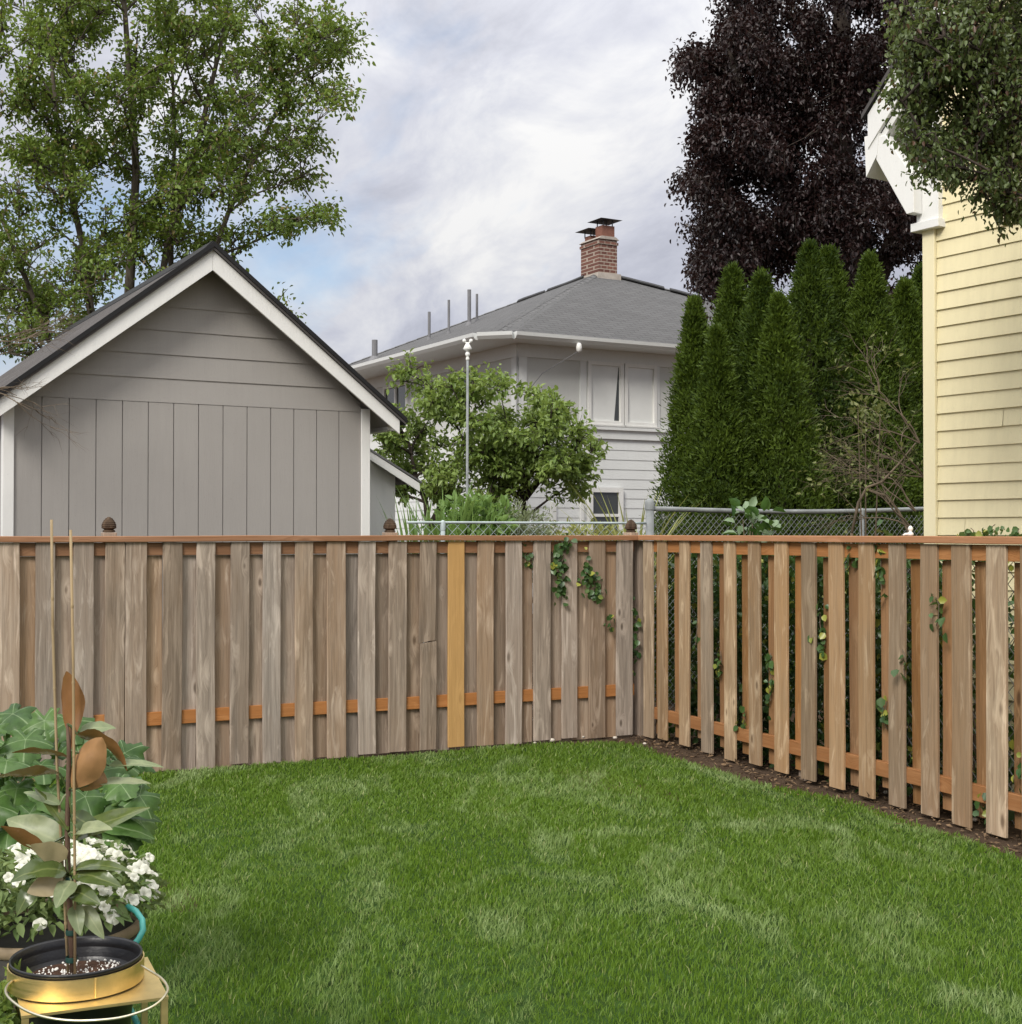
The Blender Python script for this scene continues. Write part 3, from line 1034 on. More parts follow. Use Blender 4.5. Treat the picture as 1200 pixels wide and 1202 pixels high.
# chimney
cp = MH @ Vector((ax, ay, 0))
MC = frame(cp, HU)
mb = MB(MC); mb.box(-.26, .26, -.40, .40, 7.45, 8.62); mb.box(-.285, .285, -.425, .425, 8.50, 8.56)
chim = mb.build('chimney', MAT['brick'], hroof)
mb = MB(MC); mb.prism([(-.3, 8.62), (.3, 8.62), (.2, 8.69), (-.2, 8.69)][::-1], -.44, .44); mb.box(-.33, .33, -.47, .47, 7.55, 7.80)
mb.build('crown', MAT['mortar'], chim)
mb = MB(MC); mb.box(-.15, .2, -.38, -.08, 8.66, 8.96); mb.box(-.17, .1, .10, .36, 8.66, 8.80)
mb.build('flue', MAT['flue'], chim)
mb = MB(MC)
for cx, cy, z, r in ((.02, -.23, 9.09, .31), (-.04, .23, 8.93, .31)):
    mb.add([(cx - r, cy - r, z), (cx + r, cy - r, z), (cx + r, cy + r, z), (cx - r, cy + r, z), (cx, cy, z + .09), (cx, cy, z - .005)],
           [(0, 1, 4), (1, 2, 4), (2, 3, 4), (3, 0, 4), (1, 0, 5), (2, 1, 5), (3, 2, 5), (0, 3, 5)])
    for sx_ in (-1, 1):
        for sy_ in (-1, 1): mb.box(cx + sx_ * .13 - .01, cx + sx_ * .13 + .01, cy + sy_ * .13 - .01, cy + sy_ * .13 + .01, z - .16, z + .01)
mb.build('flue_cap', MAT['capmetal'], chim)
# pipes on the left slope


def roof_left_z(p):
    """height of the left roof plane"""
    a, b_, c = cr[0], cr[1], A
    n_ = (b_ - a).cross(c - a)
    return a.z - (n_.x * (p.x - a.x) + n_.y * (p.y - a.y)) / n_.z


for px, pt, Y, r in ((440, 399, 32.3, .07), (504, 366, 31.5, .035), (527, 352, 31.0, .03), (551, 340, 31.4, .045), (560, 345, 31.8, .03)):
    top = at(px, pt, Y)
    zz0 = roof_left_z(top)
    mb = MB(); mb.tube([(top.x, top.y, zz0 - .1), top], r, 10)
    mb.tube([(top.x, top.y, zz0 - .08), (top.x, top.y, zz0 + .06)], [r * 2.6, r * 1.2], 10)
    mb.build('vent_pipe', MAT['pipe'], hroof, smooth=False)
# small lamp under the eaves
lp = MH @ Vector((1.02, -.66, 5.27))
mb = MB(); mb.lathe(lp, [(.02, .07), (.045, .05), (.06, -.02), (.055, -.09), (.02, -.12), (.0, -.12)], 12)
mb.tube([lp + Vector((0, 0, .05)), lp + HW * .15 + Vector((0, 0, .1))], .02, 6)
mb.build('eave_lamp', MAT['white'], house, smooth=True)
mb = MB()
mb.tube([lp + Vector((-.02, 0, -.1)), MH @ Vector((.45, -.2, 4.75)), MH @ Vector((.26, -.035, 4.45))], .008, 5)
mb.build('service_cable', MAT['pipe'], house)

# ------------------------------------------------------------------ yellow house
YU = Vector((.537, -.843, 0)).normalized()
YO = Vector((2.74, 9.0, 0)); YO.x = (1088 - 600) / F * 9.0
MY = frame(YO, YU)
yhouse = thing('house', YO, 'butter yellow clapboard house at the right with white gable trim', 'house')
mb = MB(MY)
yz = 4.42


def yclip(z):
    return max(.10, z - 4.40), min(6.0, 10.4 - z)


lap_siding(mb, .10, 6.0, -.14 + .02, 7.4, .1135, 0, .013, yclip, True)
mb.prism([(.02, -.1), (5.98, -.1), (5.98, yz), (3.0, yz + 2.98), (.02, yz)][::-1], .004, 6)
mb.build('wall', MAT['yellow'], yhouse)
mb = MB(MY); mb.box(.0, .098, -.03, .10, -.1, 3.64)
mb.build('corner_board', MAT['yellow_trim'], yhouse, bevel=.003)
mb = MB(MY)
mb.prism([(-.03, 3.62), (.15, 3.62), (.15, 4.56), (-.03, 4.40)][::-1], -.05, .0)
mb.prism([(-.06, 3.59), (.17, 3.59), (.17, 3.645), (-.06, 3.645)][::-1], -.075, .06)
mb.build('frieze', MAT['white'], yhouse, bevel=.003)
mb = MB(MY)
mb.prism([(.02, 3.70), (.02, 3.93), (-.22, 4.27), (-.30, 4.27), (-.30, 4.12), (-.04, 3.70)], -.135, -.054)
mb.build('eave_bracket', MAT['white'], yhouse, bevel=.004)
mb = MB(MY)
mb.prism([(-.40, 4.30), (-.385, 4.02), (-.29, 4.15), (-.27, 4.30)][::-1], -.14, 5.8)
mb.build('fascia', MAT['white'], yhouse)
mb = MB(MY)
mb.prism([(-.36, 4.21), (3.0, 7.57), (6.36, 4.21), (6.36, 4.44), (3.0, 7.80), (-.36, 4.44)][::-1], -.15, -.122)
mb.prism([(-.34, 4.16), (3.0, 7.50), (6.34, 4.16), (6.34, 4.22), (3.0, 7.56), (-.34, 4.22)][::-1], -.12, 0)
mb.build('rake_board', MAT['white'], yhouse)
polys = []
for sgn in (-1, 1):
    xe = 3.0 + sgn * 3.40
    a, b_ = MY @ Vector((3.0, -.17, 7.85)), MY @ Vector((3.0, 6.0, 7.85))
    c, d_ = MY @ Vector((xe, 6.0, 7.85 - 3.40)), MY @ Vector((xe, -.17, 7.85 - 3.40))
    polys.append(([a, d_, c, b_] if sgn < 0 else [a, b_, c, d_], d_, (b_ - a).normalized(), (a - d_).normalized()))
roof_slab('roof', polys, .035, MAT['shingle_dark'], yhouse)


# ------------------------------------------------------------------ chain-link fences
def chain_link(name, M, x0, x1, h0, h1, y, label, posts, mat, step=.06, sag=0.0, wire=.0018):
    root = thing(name, M @ Vector((x0, y, 0)), label, 'fence', 'chain-link fences beyond the boards')
    def zt(x):
        s_ = (x - x0) / (x1 - x0)
        return h0 + (h1 - h0) * s_ - sag * math.sin(s_ * math.pi)
    mb = MB(M)
    hh = min(h0, h1) - sag - .01
    x = x0 - hh
    while x < x1:
        for sgn in (1, -1):
            a, b_ = (x, x + hh) if sgn > 0 else (x + hh, x)
            za, zb = .03, hh
            pa, pb = (a, za), (b_, zb)
            def cut(p, q):
                # clip the wire to x0..x1
                (xa, za_), (xb, zb_) = p, q
                if xa > xb: (xa, za_), (xb, zb_) = (xb, zb_), (xa, za_)
                if xb <= x0 or xa >= x1: return None
                if xa < x0: za_ += (zb_ - za_) * (x0 - xa) / (xb - xa); xa = x0
                if xb > x1: zb_ = za_ + (zb_ - za_) * (x1 - xa) / (xb - xa); xb = x1
                return (xa, za_), (xb, zb_)
            r_ = cut(pa, pb)
            if r_ and abs(r_[0][0] - r_[1][0]) > .02:
                (xa, za_), (xb, zb_) = r_
                mb.tube([(xa, y + sgn * .002, za_), (xb, y + sgn * .002, zb_)], wire, 4, False)
        x += step
    mb.build('mesh', mat, root)
    mb = MB(M)
    mb.tube([(x0 + (x1 - x0) * i / 12, y, zt(x0 + (x1 - x0) * i / 12)) for i in range(13)], .010 if step > .08 else .021, 10)
    mb.build('top_rail', mat, root, smooth=True)
    for px_, hp, r_ in posts:
        mb = MB(M)
        mb.tube([(px_, y, -.1), (px_, y, hp)], r_, 14)
        c = (px_, y, hp)
        mb.lathe(c, [(r_ * 1.15, -.06), (r_ * 1.15, 0), (r_ * .95, r_ * .55), (r_ * .5, r_ * .95), (.001, r_ * 1.05)], 14)
        mb.build('post', mat, root, smooth=True)
    return root


CO = at(763, 600, 11.5); CO.z = 0
MCL = frame(CO, UL)
zt0 = at(770, 597, 11.5).z
chain_link('chain_link_fence', MCL, 0.03, 3.3, zt0, zt0 + .03, 0, 'galvanised chain-link fence with a domed post in front of the tall evergreens',
           [(0, at(763, 590, 11.5).z, .036), (along(1012, CO, UL), zt0 + .0, .022)], MAT['galv_dull'], sag=.03)
zt1 = at(700, 614, 11.3).z
chain_link('chain_link_fence', MCL, along(478, CO, UL), -.04, zt1, zt1, 0, 'low chain-link fence with a thin pale rail behind the far fence below the fruit trees',
           [(along(520, CO, UL), zt1 + .0, .018)], MAT['galv'], sag=0, step=.09)
chain_link('chain_link_fence', MR, 2.9, 5.6, 1.46, 1.46, .2, 'chain-link fence glimpsed through the gaps of the side fence along the yellow house',
           [(5.5, 1.3, .03)], MAT['galv_dull'], wire=.0028, step=.085)


# ------------------------------------------------------------------ trees
def build_tree(name, base, trunks, clumps, label, cat, leafmat, barkmat, L, W, leaves_per_twig, twig_len=.8, kind=6, group=None, upbias=.2, spread=.07, limb_r=.035, hang=.0):
    """trunks: polylines with radii; clumps: (centre, radius, twigs) that limbs reach out to"""
    root = thing(name, base, label, cat, group)
    mb = MB()
    nodes = []
    for pts, rad in trunks:
        mb.tube(pts, rad, 9)
        for i in range(len(pts) - 1):
            for t in (0, .33, .66):
                nodes.append((Vector(pts[i]).lerp(Vector(pts[i + 1]), t), rad[i] + (rad[i + 1] - rad[i]) * t))
        nodes.append((Vector(pts[-1]), rad[-1]))
    PS, DS = [], []
    for c, r, nt in clumps:
        c = Vector(c)
        best, bd = None, 1e9
        for p, rr in nodes:
            dz = c.z - p.z
            dd = (c - p).length + (2.0 * max(0, .1 - dz)) + max(0, .35 * ((c - p).xy.length - dz * 1.2))
            if dd < bd: best, bd = (p, rr), dd
        p, rr = best
        mid = p.lerp(c, .5) + Vector((random.uniform(-.12, .12), random.uniform(-.12, .12), random.uniform(.0, .16))) * (c - p).length
        r0 = min(rr * .7, limb_r * (1 + .25 * (c - p).length))
        path = []
        for i in range(6):
            t = i / 5
            path.append(p * (1 - t) ** 2 + mid * 2 * t * (1 - t) + c * t * t)
        rd = [r0 * (1 - .8 * i / 5) + .004 for i in range(6)]
        mb.tube(path, rd, 5, False)
        for i in (3, 4, 5): nodes.append((path[i], rd[i]))
        for _ in range(nt):
            dv = Vector(np.array(rand_dirs(1)[0]))
            dv.z = dv.z * .75 + upbias
            e = c + dv * r * (random.random() ** .45) * random.choice((1, 1, 1, 1.25))
            s = path[random.choice((3, 4, 4, 5))]
            m_ = s.lerp(e, .55) + Vector((random.uniform(-.1, .1), random.uniform(-.1, .1), random.uniform(0, .15))) * r
            e2 = e - Vector((0, 0, hang * r))
            tw = [s.lerp(m_, .0), s.lerp(m_, .6), m_.lerp(e, .35), e, e2] if hang else [s, s.lerp(m_, .6), m_.lerp(e, .35), e]
            mb.tube(tw, [.012, .009, .006, .003, .002][:len(tw)] if r > .35 else [.007, .005, .004, .002, .0015][:len(tw)], 3, False)
            k = leaves_per_twig
            ts = rng.uniform(.35, 1.0, k) ** .8
            seg = np.array([list(q) for q in tw])
            idx = np.clip(ts * (len(tw) - 1), 0, len(tw) - 1.001)
            i0 = idx.astype(int); fr = (idx - i0)[:, None]
            pp = seg[i0] * (1 - fr) + seg[i0 + 1] * fr
            dd = unit(seg[i0 + 1] - seg[i0])
            PS.append(pp + rng.normal(0, spread * r ** .5, (k, 3)))
            DS.append(dd)
    P_, D_ = np.concatenate(PS), np.concatenate(DS)
    k = len(P_)
    d_ = unit(D_ * .6 + rng.normal(0, .7, (k, 3)) + np.array([0, 0, -.35]))
    nr_ = unit(np.array([0, 0, 1.0]) + rng.normal(0, .55, (k, 3)))
    sc = rng.uniform(.65, 1.25, k)
    v_, f_ = leaf_arrays(P_, d_, nr_, L * sc, W * sc * rng.uniform(.8, 1.15, k), .22, .18, kind)
    np_mesh('crown', v_, f_, leafmat, root)
    mb.build('trunk', barkmat, root, smooth=True)
    return root


def fill(ells, Y, dY, r_px, n_tw):
    """spread clump centres through ellipses measured on the photograph, with real depth"""
    out = []
    for cx, cy, rx, ry, n_ in ells:
        for _ in range(n_):
            while True:
                a, b_, c_ = random.uniform(-1, 1), random.uniform(-1, 1), random.uniform(-1, 1)
                if a * a + b_ * b_ + c_ * c_ < 1: break
            y_ = Y + dY * c_
            rr = r_px * random.uniform(.7, 1.25)
            out.append((at(cx + rx * a, cy + ry * b_, y_), rr * Y / F, n_tw))
    return out


# tall tree behind the garage
YT = 19.0
tb = at(140, 624, YT); tb.z = 0
trunks = []
for pxs, r0 in (([(140, 700), (148, 480), (152, 340), (160, 200), (150, 60), (140, -80)], .13), ([(120, 700), (112, 420), (100, 300), (70, 170), (55, 20)], .10),
                ([(168, 700), (176, 420), (196, 290), (232, 170), (262, 40), (280, -60)], .09), ([(185, 640), (215, 400), (268, 250), (320, 140), (360, 60)], .07),
                ([(100, 690), (70, 430), (20, 300), (-30, 180)], .08), ([(158, 500), (200, 330), (205, 160), (200, 0)], .07)):
    k = len(pxs)
    y0 = YT + random.uniform(-.6, .6)
    pts = []
    for i, (a, b_) in enumerate(pxs):
        pts.append(at(a, b_, YT + (y0 - YT) * i / (k - 1)))
    pts[0] = Vector((tb.x + random.uniform(-.25, .25), tb.y + random.uniform(-.2, .2), -.1))
    trunks.append((pts, [r0 * .75 * (1 - .75 * i / (k - 1)) for i in range(k)]))
ells = [(50, 60, 70, 70, 26), (120, 110, 60, 75, 22), (185, 90, 50, 60, 14), (300, 45, 75, 45, 22), (255, 150, 75, 50, 24), (385, 45, 38, 24, 8), (345, 110, 60, 32, 12), (385, 65, 40, 25, 5),
        (60, 220, 80, 55, 26), (185, 240, 65, 50, 21), (290, 215, 50, 34, 14), (352, 168, 38, 20, 7), (392, 125, 22, 20, 3), (325, 270, 26, 18, 5), (372, 258, 22, 14, 4), (345, 205, 24, 14, 3), (55, 330, 70, 40, 24),
        (240, 290, 60, 30, 14), (150, 310, 60, 40, 16), (20, 390, 50, 35, 14), (-60, 200, 60, 190, 26), (150, -60, 180, 55, 34), (350, -50, 70, 40, 10), (105, 385, 45, 18, 6), (350, 372, 6, 6, 1),
        (110, 170, 60, 50, 12), (115, 15, 60, 45, 16), (205, 15, 50, 45, 15), (40, -10, 50, 40, 10), (20, 140, 50, 50, 14), (280, 100, 50, 35, 9), (225, 205, 40, 30, 8), (10, 280, 40, 40, 12)]
cl = fill(ells, YT, 1.7, 30, 7)
build_tree('tall_tree', tb, trunks, cl, 'tall airy green tree with several slim trunks rising behind the grey garage', 'tree', MAT['leaf_tall'], MAT['bark'],
           .070, .042, 20, group=None, upbias=.3, spread=.11, limb_r=.015)

# purple-leaved tree
YB = 24.0
bb = at(1000, 624, YB); bb.z = 0
trunks = [([bb + Vector((0, 0, -.1)), at(1000, 450, YB), at(990, 300, YB), at(985, 150, YB), at(990, -20, YB), at(1000, -180, YB)], [.4, .36, .3, .22, .14, .05]),
          ([at(995, 380, YB), at(930, 240, YB - .4), at(880, 130, YB - .6), at(850, 40, YB - .5)], [.22, .15, .1, .04]),
          ([at(998, 400, YB), at(1060, 260, YB + .4), at(1100, 120, YB + .5), at(1110, -20, YB + .3)], [.22, .15, .1, .04])]
ells = [(915, 50, 68, 55, 30), (892, 165, 50, 70, 28), (960, 150, 90, 110, 56), (1040, 80, 70, 90, 36), (935, 270, 75, 45, 34), (1010, 260, 70, 80, 40), (868, 275, 30, 42, 14), (838, 72, 28, 7, 4),
        (832, 160, 12, 14, 2), (836, 210, 14, 12, 3), (845, 120, 25, 25, 8), (840, 300, 12, 20, 4), (1075, 230, 40, 90, 20), (960, -50, 130, 60, 40), (1090, -20, 80, 80, 20), (1000, 350, 90, 50, 22), (848, 240, 20, 20, 7), (885, 0, 30, 30, 8), (835, 325, 10, 12, 3), (870, 310, 40, 25, 10), (860, 30, 22, 14, 5), (822, 68, 28, 5, 5), (808, 72, 14, 4, 2), (818, 158, 20, 6, 4), (815, 212, 16, 6, 4), (828, 268, 14, 14, 4), (835, 190, 14, 10, 4), (842, 100, 20, 12, 5), (822, 300, 8, 14, 2), (850, 330, 12, 12, 3)]
cl = fill(ells, YB, 2.2, 22, 13)
build_tree('purple_tree', bb, trunks, cl, 'large dark purple-leaved tree towering behind the evergreens', 'tree', MAT['leaf_beech'], MAT['bark_dark'],
           .080, .050, 27, upbias=-.1, spread=.15, limb_r=.025, hang=.8)

# overhanging tree between the side fence and the yellow house
YN = 6.6
nb = Vector((4.15, 5.05, 0))
trunks = [([nb + Vector((0, 0, -.1)), nb + Vector((.02, .05, 1.5)), nb + Vector((-.1, .2, 3.0)), nb + Vector((-.3, .6, 4.2)), nb + Vector((-.5, 1.0, 5.4))], [.15, .13, .11, .08, .03]),
          ([nb + Vector((-.1, .2, 3.0)), at(1215, 150, 6.3), at(1150, 80, 6.6), at(1085, 60, 6.9)], [.07, .05, .03, .01])]
ells = [(1135, 40, 75, 50, 46), (1175, 110, 60, 65, 44), (1110, 90, 45, 32, 18), (1150, 165, 38, 32, 16), (1185, 215, 26, 32, 12), (1068, 40, 22, 36, 13), (1230, 60, 40, 110, 26), (1150, -40, 100, 40, 30), (1100, 165, 26, 16, 7),
        (1195, 170, 25, 30, 10), (1060, 112, 18, 16, 4), (1210, 245, 22, 18, 5), (1080, 120, 30, 22, 6), (1085, 65, 30, 25, 8), (1120, 200, 10, 16, 3), (1165, 250, 12, 12, 2), (1075, 150, 20, 28, 5), (1096, 192, 14, 18, 3), (1062, 85, 16, 20, 4), (1150, 215, 12, 14, 2)]
cl = fill(ells, YN, .5, 19, 8)
build_tree('overhanging_tree', nb, trunks, cl, 'small-leaved green tree hanging over the corner of the yellow house', 'tree', MAT['leaf_near'], MAT['bark_dark'],
           .029, .018, 12, upbias=.0, spread=.10, limb_r=.008, hang=.6)

# two fruit trees
YA = 17.0
for ells, bpx, tr, lb, nm in (
    ([(480, 520, 45, 40, 14), (545, 500, 45, 42, 14), (520, 560, 60, 26, 13), (570, 540, 35, 35, 9), (455, 490, 20, 30, 4), (500, 462, 18, 14, 3), (470, 560, 25, 22, 5), (583, 585, 20, 12, 3), (475, 448, 6, 14, 2), (560, 462, 8, 18, 2), (585, 520, 20, 30, 5), (530, 455, 10, 16, 2), (590, 545, 16, 20, 3)],
     505, [[(505, 640), (500, 590), (488, 560), (480, 520)], [(505, 620), (530, 570), (545, 520)], [(585, 640), (582, 580), (570, 545)]],
     'green fruit tree close to the right side of the grey garage', 'fruit_tree'),
    ([(632, 510, 40, 32, 14), (660, 530, 32, 34, 12), (610, 540, 26, 30, 8), (640, 555, 40, 20, 9), (682, 545, 14, 20, 3), (585, 465, 7, 22, 2), (640, 480, 25, 14, 4), (672, 575, 16, 10, 3), (620, 472, 8, 25, 2), (592, 500, 14, 30, 4), (655, 478, 8, 18, 2), (688, 520, 8, 26, 2), (600, 568, 14, 14, 3)],
     612, [[(613, 660), (616, 610), (614, 580), (600, 560), (590, 545)], [(615, 585), (640, 555), (660, 530)], [(614, 575), (628, 530), (634, 500)]],
     'round green fruit tree with a thin crooked trunk below the pale house windows', 'fruit_tree')):
    fb = at(bpx, 640, YA); fb.z = 0
    trunks = []
    for t_ in tr:
        pts = [at(a, b_, YA) for a, b_ in t_]
        if t_[0][1] >= 640: pts = [Vector((pts[0].x, pts[0].y, -.1))] + pts
        r_ = .055
        trunks.append((pts, [r_ * (1 - .7 * i / (len(pts) - 1)) for i in range(len(pts))]))
    build_tree(nm, fb, trunks, fill(ells, YA, .95, 24, 9), lb, 'tree', MAT['leaf_apple'], MAT['bark_dark'], .080, .043, 12, group='fruit trees beyond the far fence',
               upbias=.2, spread=.07, limb_r=.016)

# clipped row of tall evergreens
tips = [(815, 350, 13.4, 762, 880), (842, 384, 13.0, 790, 905), (860, 311, 14.0, 790, 950), (894, 318, 13.6, 818, 955), (951, 283, 14.0, 880, 1020), (972, 290, 14.5, 905, 1060), (1021, 298, 14.2, 952, 1090),
        (1063, 328, 14.6, 1000, 1120), (1083, 312, 15.2, 1020, 1150), (915, 345, 13.2, 850, 985)]
elab = ['slim evergreen at the left end of the row beside the pale house', 'shortest evergreen standing forward near the left end of the row', 'pointed evergreen second in height order from the left end',
        'evergreen left of the tallest pair with a blunt tip', 'tallest evergreen in the middle of the row', 'evergreen leaning against the tallest one on its right', 'broad evergreen right of the tallest pair',
        'evergreen near the corner of the yellow house', 'evergreen at the right end of the row partly hidden by the yellow house', 'low evergreen standing in front of the tallest one']
for (px, py, Y, xl, xr), lb in zip(tips, elab):
    tp = at(px, py, Y)
    ww = (xr - xl) / 2 * Y / F * 1.26
    bs = Vector(((((xl + xr) / 2) - 600) / F * Y, Y, 0))
    root = thing('evergreen_tree', bs, lb, 'evergreen', 'evergreens in the row behind the side fence')
    H = tp.z
    ncl = 2100
    z_ = .05 + (H - .1) * rng.uniform(0, 1, ncl) ** .95
    t_ = z_ / H
    pw = 1.05 if px < 850 else (1.3 if px < 900 or px == 915 else 1.6)
    prof = ww * (.97 * np.clip(1 - t_ ** pw, 0, 1) ** .95)
    an = rng.uniform(0, 2 * np.pi, ncl)
    ph = rng.uniform(0, 6, 4)
    lump = 1 + .09 * np.sin(an * 3 + ph[0] + z_ * 2.1) + .13 * np.sin(an * 7 + ph[1] - z_ * 6.3) * np.sin(z_ * 8 + ph[3]) + .09 * np.sin(z_ * 15 + ph[2] + an * 4)
    rr = prof * lump * (1 - .34 * rng.uniform(0, 1, ncl) ** 2.2)
    ax_x = bs.x + (tp.x - bs.x) * t_; ax_y = bs.y + 0 * t_
    C = np.stack([ax_x + rr * np.cos(an), ax_y + rr * np.sin(an), z_], 1)
    outd = np.stack([np.cos(an), np.sin(an), np.zeros(ncl)], 1)
    kk = 26
    off = rng.normal(0, 1, (ncl * kk, 3)) * np.array([.042, .042, .055]) * np.repeat(rng.uniform(.6, 1.35, ncl) * (.45 + .55 * np.clip((1 - t_) * 4, 0, 1)), kk)[:, None]
    Pp = np.repeat(C, kk, 0) + off
    Dd = unit(np.repeat(outd, kk, 0) * .45 + unit(off) * .7 + rng.normal(0, .3, (ncl * kk, 3)) + np.array([0, 0, .6]))
    Nn = unit(np.repeat(outd, kk, 0) + rng.normal(0, .6, (ncl * kk, 3)))
    sc = rng.uniform(.6, 1.3, ncl * kk)
    v_, f_ = leaf_arrays(Pp, Dd, Nn, .050 * sc, .017 * sc, .1, .12, 4)
    np_mesh('crown', v_, f_, MAT['leaf_arbor'], root)
    mb = MB(); mb.tube([bs + Vector((0, 0, -.1)), bs.lerp(tp, .5), tp - Vector((0, 0, .1))], [.09, .06, .01], 8)
    mb.build('trunk', MAT['bark_dark'], root, smooth=True)


# ------------------------------------------------------------------ shrubs beyond the boards
def leafy(name, base, cen, rad, n_, L, W, mat, label, cat, barkmat, stems=10, kind=6, updir=.4, group=None):
    """an irregular shrub: stems from the base, leaves through its volume"""
    root = thing(name, base, label, cat, group)
    d0 = rand_dirs(n_)
    r_ = rng.uniform(0, 1, n_) ** .4
    bump = 1 + .25 * np.sin(d0[:, 0] * 5 + 1) * np.sin(d0[:, 1] * 4 + d0[:, 2] * 6)
    P_ = np.array(cen) + d0 * np.array(rad) * (r_ * bump)[:, None]
    D_ = unit(d0 * .6 + rng.normal(0, .6, (n_, 3)) + np.array([0, 0, updir]))
    N_ = unit(np.array([0, 0, 1.0]) + rng.normal(0, .6, (n_, 3)))
    sc = rng.uniform(.6, 1.25, n_)
    v_, f_ = leaf_arrays(P_, D_, N_, L * sc, W * sc, .2, .2, kind)
    np_mesh('foliage', v_, f_, mat, root)
    mb = MB()
    for _ in range(stems):
        e = Vector(cen) + Vector(rand_dirs(1)[0] * np.array(rad) * .75)
        b0 = Vector(base) + Vector((random.uniform(-.05, .05), random.uniform(-.05, .05), -.05))
        mb.tube([b0, b0.lerp(e, .5) + Vector((0, 0, .1 * rad[2])), e], [.012, .008, .003], 5, False)
    mb.build('stems', barkmat, root)
    return root


def strap(name, base, n_, L, W, mat, label, cat, splay=.5, group=None, bottom=0.0):
    """a clump of upright arching strap leaves"""
    root = thing(name, base, label, cat, group)
    vs, fs = [], []
    for _ in range(n_):
        an = random.uniform(0, 6.283); l = L * random.uniform(.6, 1.1); sp = splay * random.uniform(.2, 1.1)
        o = Vector((math.cos(an), math.sin(an), 0)); sd_ = Vector((-o.y, o.x, 0)) * W / 2
        b0 = Vector(base) + o * random.uniform(0, .12)
        prev = None
        for i in range(6):
            t = i / 5
            p = b0 + o * (sp * l * t * t) + Vector((0, 0, bottom + (l - bottom) * (t - .22 * sp * t * t * t)))
            w_ = (1 - t ** 2.5) if i < 5 else .03
            vs += [p - sd_ * w_, p + sd_ * w_]
            if i: fs.append((len(vs) - 4, len(vs) - 3, len(vs) - 1, len(vs) - 2))
    mb = MB(); mb.v = vs; mb.f = fs
    mb.build('leaves', mat, root)
    return root


def gpt(px, Y):
    return Vector(((px - 600) / F * Y, Y, 0))


c = at(606, 615, 13.2)
leafy('sage_shrub', gpt(606, 13.2), c - Vector((0, 0, .2)), (.42, .4, .38), 3800, .05, .016, MAT['leaf_sage'], 'low grey-green shrub just above the far fence under the round fruit tree', 'shrub', MAT['twig'])
c = at(556, 610, 13.0)
leafy('leafy_shrub', gpt(560, 13.0), c - Vector((0, 0, .12)), (.36, .35, .32), 1300, .11, .05, MAT['leaf_iris'], 'low bright green shrub left of the grey-green shrub', 'shrub', MAT['twig'])
leafy('golden_shrub', gpt(690, 13.6), at(690, 632, 13.6) - Vector((0, 0, .05)), (.5, .3, .2), 900, .07, .03, MAT['leaf_gold'], 'low yellow-green shrub peeking over the far fence below the pale house', 'shrub', MAT['twig'])
for i, (px, L_, lb) in enumerate(((490, 1.85, 'upright strap-leaved plant behind the far fence, right of the white shed'), (525, 2.0, 'tallest strap-leaved plant, beside the grey pole'),
                                  (555, 1.82, 'strap-leaved plant left of the grey-green shrub'))):
    strap('strap_plant', gpt(px, 12.6), 90, L_, .045, MAT['leaf_iris'], lb, 'plant', .22, 'strap-leaved plants beyond the far fence', .6)
strap('golden_plant', gpt(745, 12.4), 90, 1.98, .035, MAT['leaf_gold'], 'arching golden-green plant left of the domed fence post', 'plant', .42, None, .7)
# broad-leaved climber by the chain-link fence
leafy('broad_leaved_climber', gpt(885, 10.6), at(886, 611, 10.6) - Vector((0, 0, .05)), (.17, .14, .17), 60, .10, .075, MAT['leaf_squash'],
      'broad-leaved climber poking above the side fence in front of the evergreens', 'climber', MAT['twig'], 6)


# bare brambly shrub beside the yellow house
def twigs(name, base, starts, label, cat, n_, reach, leafn=0, lmat=None, r0=.012):
    root = thing(name, base, label, cat)
    mb = MB()
    tips_ = []

    def grow(p, d_, l, r_, lev):
        pts = [p]
        for i in range(4):
            d_ = (d_ + Vector((random.uniform(-.3, .3), random.uniform(-.3, .3), random.uniform(-.28, .2)))).normalized()
            p = p + d_ * l / 4
            pts.append(p)
        mb.tube(pts, [r_ * (1 - .18 * i) for i in range(5)], 5, False)
        tips_.append(p)
        if lev > 0:
            for _ in range(3):
                q_ = pts[random.choice((2, 3, 4))]
                grow(q_, (d_ + Vector((random.uniform(-.8, .8), random.uniform(-.8, .8), random.uniform(-.4, .7)))).normalized(), l * .68, r_ * .55, lev - 1)
    for s, d_ in starts:
        for _ in range(n_): grow(Vector(s), (Vector(d_) + Vector((random.uniform(-.4, .4), random.uniform(-.4, .4), random.uniform(-.3, .3)))).normalized(), reach * random.uniform(.7, 1.2), r0, 3)
    mb.build('branches', MAT['twig'], root)
    if leafn:
        T = np.array([list(q_) for q_ in tips_])
        P_ = T[rng.integers(0, len(T), leafn)] + rng.normal(0, .03, (leafn, 3))
        v_, f_ = leaf_arrays(P_, rand_dirs(leafn), unit(np.array([0, 0, 1.]) + rng.normal(0, .5, (leafn, 3))), rng.uniform(.03, .06, leafn), rng.uniform(.018, .03, leafn))
        np_mesh('foliage', v_, f_, lmat, root)
    return root


